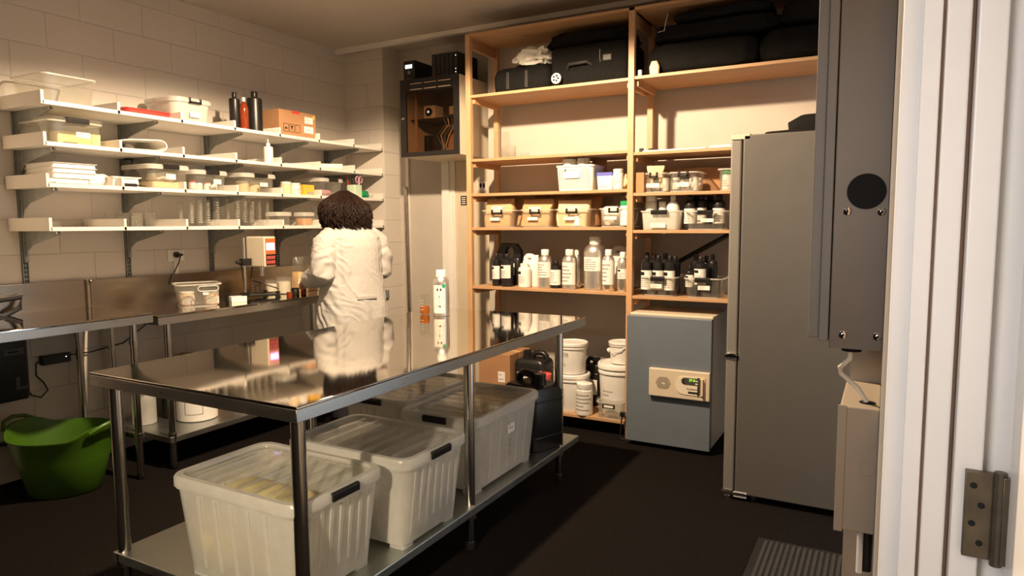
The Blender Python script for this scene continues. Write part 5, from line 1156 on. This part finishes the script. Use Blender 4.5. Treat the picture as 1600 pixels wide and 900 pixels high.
# ------------------------------------------------------------------ right bay
z = 1.656
for k, (xa_, xb_) in enumerate(((1001, 1040), (1043, 1090))):
    x0, w_, h_ = PS(xa_, xb_, 262, z, 4.38)
    clearbox('clear_bin', ['left', 'right'][k] + ' of two clear bins of small bottles on the upper right pine shelf', (x0, 4.53, z), w_, .30, .125, 0, 'clear', None, 'black', (.085, .026, -.005, .045), open_=True, closed_clip=False, bothclips=False, clipw=.34, taper=.95)
    for i in range(3):
        for jx in range(2):
            bottle('vial', 'small bottle in the clear bins of the upper right pine shelf', 'bottle', (x0 - .06 + .06 * i, 4.44 + .10 * jx, z + .008), .085, .024, 'jar', ['wplastic', 'grey', 'hdpe'][(i + jx + k) % 3], ['wplastic', 'ink', 'wplastic'][(i + jx) % 3], 'paper', (.15, .6), group='small bottles in the upper right bins')
paperbag('kraft_packet', 'pale tan folded packet sticking out of the left upper clear bin', (at(1025, 300, Y=4.45).x, 4.445, z + .03), .10, .03, .145, 'kraftl', rot=R(10), card=False, seed=2)
cardbox('small_carton', 'brown cardboard carton standing behind the two upper clear bins', (-1.15, 4.68, z), .42, .14, .165, R(2), tape=False)
cardbox('small_carton', 'tan cardboard carton beside the middle post on the upper right shelf', (-1.435, 4.46, z), .055, .2, .13, 0, tape=False)
x0, w_, h_ = PS(1098, 1136, 262, z, 4.40)
clearbox('clear_tub', 'frosted tub of white jars by the fridge on the upper right shelf', (-.83, 4.50, z), .24, .22, .135, 0, 'clear', None, None, open_=True, cat='tub')
for k in range(3): bottle('white_jar', 'white jar with pale label in the frosted tub by the fridge', 'jar', (-.90 + .065 * k, 4.46, z + .008), .115, .030, 'jar', 'wplastic', ['greenc', 'wplastic', 'wplastic'][k], 'paper', (.1, .6), group='white jars in the frosted tub')
t = thing('round_board', 'round brown disc leaning at the back of the upper right shelf', 'disc', (-.80, 4.70, z)); b = MB(); b.lathe([(.088, 0), (.09, .005), (.088, .012)], 'tan', seg=32); b.xf(Matrix.Translation((0, 0, .12)) @ Matrix.Rotation(R(90), 4, 'X')); b.build('disc', t)
z = 1.413
x0, w_, h_ = PS(998, 1063, 326, z, 4.38)
clearbox('white_bin', 'milky white bin with black handle of white bottles, lower right pine shelf', (x0, 4.53, z), w_ * .98, .30, .125, 0, 'frost', None, 'black', (.10, .03, -.01, .03), open_=True, closed_clip=True, bothclips=False, clipw=.40)
for (px, yt, st, bm_, nm, r_, Y) in ((1018, 307, 'jar', 'hdpe', 'cream jar at the left in the milky white bin', .040, 4.50), (1036, 317, 'jar', 'wplastic', 'small white pot in the middle of the milky white bin', .028, 4.48), (1052, 308, 'round', 'wplastic', 'white round-shouldered bottle at the right in the milky white bin', .042, 4.45)):
    p = at(px, yt, Y=Y); bottle('white_bottle', nm, 'bottle', (p.x, Y, z + .008), p.z - z, r_, st, bm_, 'wplastic', None)
x0, w_, h_ = PS(1068, 1137, 328, z, 4.38)
clearbox('clear_bin', 'clear bin of black bottles and white jars beside the fridge, lower right pine shelf', (x0, 4.53, z), w_ * .98, .30, .12, 0, 'clear', None, 'black', (.08, .022, .01, .06), open_=True, closed_clip=True, bothclips=False, clipw=.36)
for k, (px, yt, Y) in enumerate(((1079, 306, 4.46), (1096, 304, 4.50), (1124, 305, 4.46), (1088, 303, 4.60), (1110, 304, 4.62))):
    p = at(px, yt, Y=Y); bottle('black_bottle', 'black screw-top bottle in the bin beside the fridge', 'bottle', (p.x, Y, z + .008), p.z - z - .005, .038, 'alu', 'black', 'black', 'paper' if k < 3 else None, (.15, .6), group='black bottles in the lower right bin')
z = .979
for k, (xa_, xb_) in enumerate(((1000, 1057), (1068, 1130))):
    x0, w_, h_ = PS(xa_, xb_, 428, z, 4.38)
    clearbox('clear_bin', ['left', 'right'][k] + ' clear bin of tall black bottles on the lowest right pine shelf', (x0, 4.53, z), w_, .28, .125, 0, 'clear', None, 'black', (.075, .028, -.01 + .02 * k, .065), open_=True, closed_clip=True, bothclips=False, clipw=.38)
n_ = 0
for (px, yt, Y) in ((1011, 400, 4.44), (1029, 400, 4.44), (1047, 400, 4.44), (1022, 397, 4.54), (1040, 396, 4.56), (1055, 401, 4.54)):
    p = at(px, yt, Y=Y); bottle('black_bottle', 'black bottle with white label in the left clear bin of the lowest right shelf', 'bottle', (p.x, Y, z + .008), p.z - z - .006, .037, 'cyl', 'black', 'black', 'paper' if Y < 4.5 else None, (.12, .62), logo=True, group='black bottles in the left lowest bin')
for (px, yt, Y, r_) in ((1095, 402, 4.44, .038), (1078, 416, 4.44, .026), (1114, 398, 4.56, .030), (1088, 398, 4.56, .036), (1104, 400, 4.60, .03)):
    p = at(px, yt, Y=Y); bottle('black_bottle', 'black bottle in the right clear bin of the lowest right shelf', 'bottle', (p.x, Y, z + .008), p.z - z - .006, r_, 'cyl', 'black', 'black', 'paper' if Y < 4.5 else None, (.3, .7), logo=True, group='black bottles in the right lowest bin')
p = at(1127, 403, Y=4.55); bottle('clear_bottle', 'cloudy bottle with paper label against the fridge on the lowest right shelf', 'bottle', (-.80, 4.60, z), .26, .05, 'round', 'frost', 'hdpe', 'paper', (.15, .55))
PB_ = at(996, 383, Y=4.5); bottle('slim_bottle', 'slim steel-coloured bottle with black cap just right of the middle post', 'bottle', (-1.445, 4.56, z), .28, .032, 'cyl', 'grey', 'black', 'paper', (.1, .45))
b = MB(); a_, c_ = at(1062, 408, Y=4.70), at(1140, 362, Y=4.72); b.tube([a_ + (a_ - c_) * .0 + Vector((0, 0, 0)), c_ + Vector((0.03, 0, .0))], .016, 'black'); b.tube([a_, a_ + Vector((-.03, .0, -.08))], .016, 'black'); b.tube([a_ + Vector((-.03, .0, -.08)), Vector((a_.x - .04, a_.y, z))], .016, 'black'); tag(b.build('black_pole'), 'black pole slanting up to the right behind the bottles of the lowest right shelf', 'pole')

# ------------------------------------------------------------------ bottom pine shelf, left bay
z = .116
cardbox('cardboard_box', 'tall brown cardboard box with white label at the left of the bottom pine shelf', (-2.555, 4.55, z), .26, .34, .37, 0)
labelcard(bpy.data.objects['tape.001'].parent if 'tape.001' in bpy.data.objects else bpy.data.objects['tape'].parent, .06, .08, .06, -.1708, .20, 2)
jerry('jerrycan', 'black jerrycan with blank white label on the bottom pine shelf', (at(833, 600, Y=4.5).x, 4.52, z), .25, .20, .40, 0, card=(.165, .08, -.01, .205), flip=-1)
bottle('red_lid_jar', 'white jar with coral red lid on the bottom pine shelf behind the table leg', 'jar', (at(849, 600, Y=4.42).x + .015, 4.40, z), .26, .058, 'jar', 'wplastic', 'redl', None)
def pail(label, x, y, z, r, h, txt=None, box=None, group=None):
    t = thing('white_pail', label, 'pail', (x, y, z), R(0), group)
    b = MB(); b.lathe([(r * .86, 0), (r * .88, .006), (r * .97, h * .80), (r * 1.03, h * .81), (r * 1.03, h * .85), (r * .98, h * .86), (r * .985, h * .93)], 'wplastic', seg=32); b.build('pail_body', t)
    b = MB(); b.lathe([(r * 1.0, h * .90), (r * 1.06, h * .905), (r * 1.06, h * .975), (r * 1.02, h), (r * .93, h), (r * .90, h * .975)], 'wplastic', seg=32); b.build('lid', t)
    b = MB(); b.tube([(-r * 1.04, 0, h * .83), (-r * 1.02, -r * .35, h * .72), (-r * .6, -r * .88, h * .62), (0, -r * 1.02, h * .60), (r * .6, -r * .88, h * .62), (r * 1.02, -r * .35, h * .72), (r * 1.04, 0, h * .83)], .0035, 'hdpe') if group == 'x' else None
    if b.v: b.build('bail_handle', t)
    return t
p = at(893, 600, Y=4.48)
t = pail('large white pail under a smaller one, left of the bottom shelf group', p.x, 4.49, z, .125, .27)
b = MB(); 
for (a0, a1, z0, z1) in ((-112, -95, .06, .062), (-112, -95, .17, .172), (-112, -111, .06, .17), (-96, -95, .06, .17)): arc_patch(b, .1225, z0, z1, a0, a1, 'inkg', 4)
b.build('printed_outline', t)
t = pail('smaller white pail with printed lettering stacked on the large pail', p.x - .003, 4.49, z + .27, .112, .225)
b = text_mesh('TRULCO', .032, 'ink'); b.v = [(x, y, zz) for x, y, zz in b.v]
b.v = [(.1125 * math.cos(R(-112) + x / .1125), .1125 * math.sin(R(-112) + x / .1125), zz + .145) for x, y, zz in b.v]; b.build('lettering', t, smooth=0)
b = MB(); arc_patch(b, .111, .115, .128, -128, -112, 'ink', 4); arc_patch(b, .110, .075, .079, -128, -92, 'inkg', 6); arc_patch(b, .1135, .170, .173, -120, -100, 'inkg', 4); b.build('small_print', t)
bottle('white_tub', 'white screw-top tub standing in front of the large pail on the bottom shelf', 'tub', (at(910, 650, Y=4.36).x, 4.395, z), .225, .058, 'jar', 'wplastic', 'wplastic', 'hdpe', (.06, .78), span=150)
x_ = at(962, 600, Y=4.5).x
t = pail('wide white pail with a small dark logo beside the incubator', x_ + .01, 4.52, z, .135, .37)
b = MB(); arc_patch(b, .1275, .245, .275, -132, -112, 'ink', 5); arc_patch(b, .1285, .252, .262, -128, -117, 'paper', 4); print_lines(b, .126, .14, .22, -132, -80, 3, 'inkg'); b.build('printed_label', t)
t = pail('small yellowed white pail with wire handle on top of the wide pail', x_ + .04, 4.52, z + .37, .092, .15, group=None)
b = MB(); b.tube([(-.09, -.03, .10), (-.04, -.096, .075), (.02, -.098, .10), (.085, -.05, .14)], .003, 'hdpe'); b.build('bail_handle', t); b = MB(); b.lathe([(.016, -.008), (.016, .008)], 'wplastic'); b.xf(Matrix.Translation((-.085, -.035, .085)) @ Matrix.Rotation(R(60), 4, 'Y')); b.build('handle_boss', t)
jerry('jerrycan', 'small black jerrycan with a label standing between the two stacks of pails', (at(926, 600, Y=4.66).x + .005, 4.68, z), .13, .10, .36, 0, card=(.085, .11, 0, .14))
clearbox('clip_box', 'clear clip box on its side label clip at the front of the wide pail, bottom pine shelf', (at(953, 640, Y=4.40).x + .01, 4.395, z), .19, .09, .115, 0, 'clear', 'clear', None, None, taper=.9, rad=.02)
t = bpy.data.objects['clip_box.006'] if 'clip_box.006' in bpy.data.objects else [o for o in bpy.data.objects if o.name.startswith('clip_box')][-1]
t['label'] = 'small clear box with black-framed label in front of the wide pail'
b = MB(); b.box(-.045, -.052, .075, .045, -.047, .105, 'ink'); b.box(-.033, -.053, .082, .033, -.0518, .098, 'paper'); b.build('label_frame', t, smooth=0)
b = MB(); pp = at(972, 655, Y=4.31); b.box(pp.x - .012, 4.298, .16, pp.x + .02, 4.325, .19, 'black'); b.tube([(pp.x, 4.31, .165), (pp.x - .004, 4.30, .09), (pp.x - .01, 4.29, .02), (pp.x + .03, 4.29, .006)], .005, 'black'); tag(b.build('power_lead'), 'black plug and lead hanging at the left foot of the incubator', 'power lead')

# ------------------------------------------------------------------ bag on top of the fridge
t = thing('black_bag', 'flat black bag lying on top of the tall fridge', 'bag', (-.26, 3.92, fz + .001))
b = MB(); b.rings([rr(.30, .16, .05, 0), rr(.33, .17, .05, .012), rr(.32, .165, .05, .025), rr(.24, .15, .05, .03, cx=.03), rr(.245, .15, .06, .07, cx=.03), rr(.19, .12, .06, .105, cx=.03)], 'fabric'); b.build('bag_body', t, smooth=60)
# ================================================================== the person at the bench
def fuse(b, mat, name, parent, voxel, smooth_it=4, disp=None):
    """one continuous surface from overlapping shapes: voxel remesh, relax, then displace"""
    o = b.build('tmp', smooth=0)
    md = o.modifiers.new('r', 'REMESH'); md.mode = 'VOXEL'; md.voxel_size = voxel
    ms = o.modifiers.new('s', 'SMOOTH'); ms.iterations = smooth_it; ms.factor = .5
    dg = bpy.context.evaluated_depsgraph_get(); me = bpy.data.meshes.new_from_object(o.evaluated_get(dg)); me.name = name
    bpy.data.objects.remove(o)
    me.materials.clear(); me.materials.append(M[mat])
    bm = bmesh.new(); bm.from_mesh(me); bm.normal_update()
    if disp:
        mv = [(v, v.normal.copy(), disp(v.co)) for v in bm.verts]
        for v, n_, k in mv: v.co += n_ * k
    for f in bm.faces: f.smooth = True
    bm.to_mesh(me); bm.free()
    r_ = bpy.data.objects.new(name, me); COL.objects.link(r_); r_.parent = parent
    return r_
pc = at(549, 400, Y=3.72)
person = thing('person', 'person in a white lab coat seen from behind, working at the bench', 'person', (pc.x, 3.72, 0), R(74))
person.scale = (1.045, 1.045, 1.045)
def ell(cx, cy, z, rx, ry, n=28, p=2.4):
    out = []
    for j in range(n):
        a = 2 * PI * j / n; c_, s_ = math.cos(a), math.sin(a)
        out.append((cx + rx * math.copysign(abs(c_) ** (2 / p), c_), cy + ry * math.copysign(abs(s_) ** (2 / p), s_), z))
    return out
SH = {-1: [(-.165, 0, 1.335), (-.205, -.015, 1.27), (-.235, -.04, 1.17), (-.245, -.055, 1.085), (-.235, .03, 1.062), (-.215, .13, 1.040), (-.195, .225, 1.020)],
      1: [(.165, 0, 1.335), (.205, -.0, 1.27), (.23, -.01, 1.17), (.24, -.01, 1.085), (.215, .09, 1.06), (.17, .19, 1.055), (.12, .27, 1.020)]}
b = MB()
b.rings([ell(0, -.0, .84, .15, .12), ell(0, 0, .95, .165, .115), ell(0, 0, 1.05, .135, .10), ell(0, 0, 1.2, .15, .105), ell(0, 0, 1.30, .165, .10), ell(0, .0, 1.355, .11, .075), ell(0, .015, 1.385, .055, .055), ell(0, .045, 1.44, .050, .052)], 'skin')
for s in (-1, 1):
    b.tube([(s * .085, 0, .88), (s * .09, .005, .70), (s * .095, .01, .48), (s * .095, .0, .30), (s * .095, -.01, .09)], .07, 'skin', seg=16, rad=[.088, .080, .058, .052, .036])
    b.rings([rr(.035, .05, .02, .015, cx=s * .10, cy=.0), rr(.042, .12, .03, .03, cx=s * .10, cy=.06), rr(.038, .10, .03, .06, cx=s * .10, cy=.04), rr(.034, .045, .02, .10, cx=s * .098, cy=-.005)], 'skin')
    P_ = SH[s]; b.tube(P_, .04, 'skin', seg=14, rad=[.052, .046, .042, .038, .036, .031, .025])
    # palm and fingers, curled as if round a jar
    w = Vector(P_[-1]); d = (w - Vector(P_[-2])).normalized(); side = Vector((1, 0, 0)) - d * d.x; side.normalize(); dn = Vector((0, 0, -1))
    palm = w + d * .055; b.tube([w, w + d * .03, w + d * .085], .03, 'skin', seg=12, rad=[.024, .030, .034])
    for k, (ln, off) in enumerate(((.070, -.026), (.080, -.009), (.076, .009), (.060, .026))):
        st = w + d * .080 + side * off * s * -1
        b.tube([st, st + d * ln * .45 + dn * .006, st + d * ln * .80 + dn * .022, st + d * ln * .95 + dn * .045], .008, 'skin', seg=8, rad=[.0095, .009, .008, .0065])
    st = w + d * .03 + side * .024 * -s * -1
    b.tube([st, st + side * .020 * s * 1 + d * .02 + dn * .012, st + side * .022 * s + d * .048 + dn * .028], .009, 'skin', seg=8, rad=[.012, .010, .008])
# head, tipped forward and looking down at the bench
hd_ = Vector((0, .095, 1.505)); i0 = len(b.v)
b.lathe([(.01, -.115), (.045, -.105), (.062, -.07), (.070, -.02), (.077, .03), (.074, .07), (.052, .105), (.01, .12)], 'skin', seg=24, sy=1.18)
b.tube([(0, .078, .005), (0, .102, -.028), (0, .088, -.038)], .01, 'skin', seg=8, rad=[.008, .013, .010])
for s in (-1, 1):
    b.tube([(s * .075, -.005, -.03), (s * .082, -.012, 0.0), (s * .077, -.005, .02)], .01, 'skin', seg=8, rad=[.008, .013, .010])
    b.lathe([(.003, -.010), (.012, 0), (.003, .010)], 'skin', (s * .028, .080, .012), seg=10)
b.tube([(-.022, .082, -.062), (0, .090, -.060), (.022, .082, -.062)], .006, 'skin', seg=8, rad=[.003, .007, .003])
b.xf(Matrix.Translation(hd_) @ Matrix.Rotation(R(-28), 4, 'X'), i0)
body = fuse(b, 'skin', 'body', person, .0052, 2)
# trousers and shoes
b = MB(); b.rings([ell(0, 0, .80, .19, .145), ell(0, 0, .98, .17, .125)], 'trouser')
for s in (-1, 1): b.tube([(s * .095, 0, .84), (s * .095, .0, .50), (s * .097, .0, .08)], .09, 'trouser', seg=18, rad=[.105, .082, .072])
fuse(b, 'trouser', 'trousers', person, .012, 3, lambda p: .004 * noise.noise(p * 14))
for s in (-1, 1):
    b = MB(); b.rings([rr(.046, .135, .04, 0, cx=s * .10, cy=.055), rr(.048, .138, .04, .02, cx=s * .10, cy=.055), rr(.044, .13, .04, .05, cx=s * .10, cy=.05), rr(.042, .07, .03, .09, cx=s * .10, cy=.0), rr(.040, .055, .03, .11, cx=s * .10, cy=-.01)], 'black'); b.build('shoe', person, smooth=60)
# lab coat
b = MB()
b.rings([ell(0, -.005, z, rx, ry, p=2.3) for z, rx, ry in ((.56, .262, .205), (.70, .252, .195), (.84, .238, .182), (.96, .222, .165), (1.06, .210, .152), (1.16, .208, .148), (1.25, .208, .142), (1.31, .200, .128), (1.345, .168, .106), (1.375, .105, .082))] + [ell(0, .015, 1.395, .078, .072), ell(0, .03, 1.415, .070, .068)], 'coat')
for s in (-1, 1):
    P_ = [Vector(p) for p in SH[s]]; P_[0] = Vector((s * .135, 0, 1.318))
    b.tube(P_, .07, 'coat', seg=20, rad=[.072, .080, .080, .080, .074, .066, .062])
# collar lying on the shoulders, left point lifted
b.rings([ell(0, .010, 1.372, .118, .098), ell(0, .018, 1.40, .088, .082), ell(0, .028, 1.432, .068, .066)], 'coat')
b.tube([(-.095, .03, 1.385), (-.13, .055, 1.372)], .012, 'coat', seg=8, rad=[.014, .006])
def wr(p):
    """cloth folds: hanging pleats low on the coat, drag lines across the back, rings on the sleeves"""
    a = math.atan2(p.y, p.x); w1 = noise.noise(Vector((p.x * 5, p.y * 5, p.z * 4)))
    low = max(0, min(1, (1.12 - p.z) / .4))
    k = .006 * math.sin(a * 7 + 3.0 * w1 + p.z * 1.5) * low
    q = Vector((p.x * 9 + p.z * 7, p.y * 9, p.z * 13 + p.x * 12 + 2 * w1)); k += .0050 * max(0, .22 - abs(noise.noise(q))) / .22 * (1 - .4 * low)
    q = Vector((p.x * 20 - p.z * 14, p.y * 20 + 3, p.z * 26)); k += .0010 * max(0, .2 - abs(noise.noise(q))) / .2
    arm = max(0, min(1, (abs(p.x) - .16) / .03)) * (1 if p.z < 1.25 else 0)
    if arm: k = k * .6 + arm * .0036 * math.sin((p.y + abs(p.z - 1.06) * .8) * 88 + 4 * noise.noise(p * 11))
    if abs(abs(p.x) - .155) < .02 and p.y < 0 and 1.0 < p.z < 1.30: k -= .006 * (1 - abs(abs(p.x) - .155) / .02)
    return k
coat = fuse(b, 'coat', 'lab_coat', person, .0062, 5, wr)
b = MB(); b.tube([(0.0, -.163, .62), (0.002, -.170, .80), (0, -.160, 1.0), (0, -.152, 1.2), (0, -.135, 1.30)], .0022, 'coat', seg=6); b.build('back_seam', coat)
b = MB(); b.prism([(-.075, .90), (.075, .90), (.075, .925), (-.075, .925)], 1, -.186, -.178, 'coat'); b.build('back_tab', coat, bev=.003)
# hair: dark wavy bob
b = MB(); hc = Vector((0, .075, 0))
def hp_(t, a, out=0, ph=0, wv=0):
    z = 1.625 - .245 * t - (.022 if math.sin(a) < 0 else 0) * t
    r_ = .118 * math.sin(min(1, t * 1.9 + .06) * PI / 2) + .034 * math.sin(t * PI * .85)
    r_ += out + wv * math.sin(t * 26 + ph) * t
    aa = a + wv * 5.5 * math.cos(t * 24 + ph) * t
    return Vector((r_ * math.cos(aa) * 1.06, hc.y + r_ * math.sin(aa) * 1.08 - .02 * t, z))
b.rings([[hp_(t, 2 * PI * j / 36, -.012) for j in range(36)] for t in (0, .05, .12, .22, .35, .5, .65, .8, .92)], 'hair')
rg = random.Random(21)
for k in range(620):
    a = rg.uniform(0, 2 * PI)
    if 60 < math.degrees(a) < 120 and rg.random() < .8: continue
    t0 = rg.uniform(0, .25); t1 = rg.uniform(.82, 1.16); ph = rg.uniform(0, 6.3); out = rg.uniform(-.010, .012); wv = rg.uniform(.006, .018); n = 16
    pts = [hp_(t0 + (t1 - t0) * i / (n - 1), a + .35 * i / n * math.sin(ph), out, ph, wv * 1.25) for i in range(n)]
    r0 = rg.uniform(.0028, .0058)
    b.tube(pts, r0, 'hair', seg=5, rad=[r0 * (1 - .75 * (i / (n - 1)) ** 3) for i in range(n)])
b.build('hair', person, smooth=80)
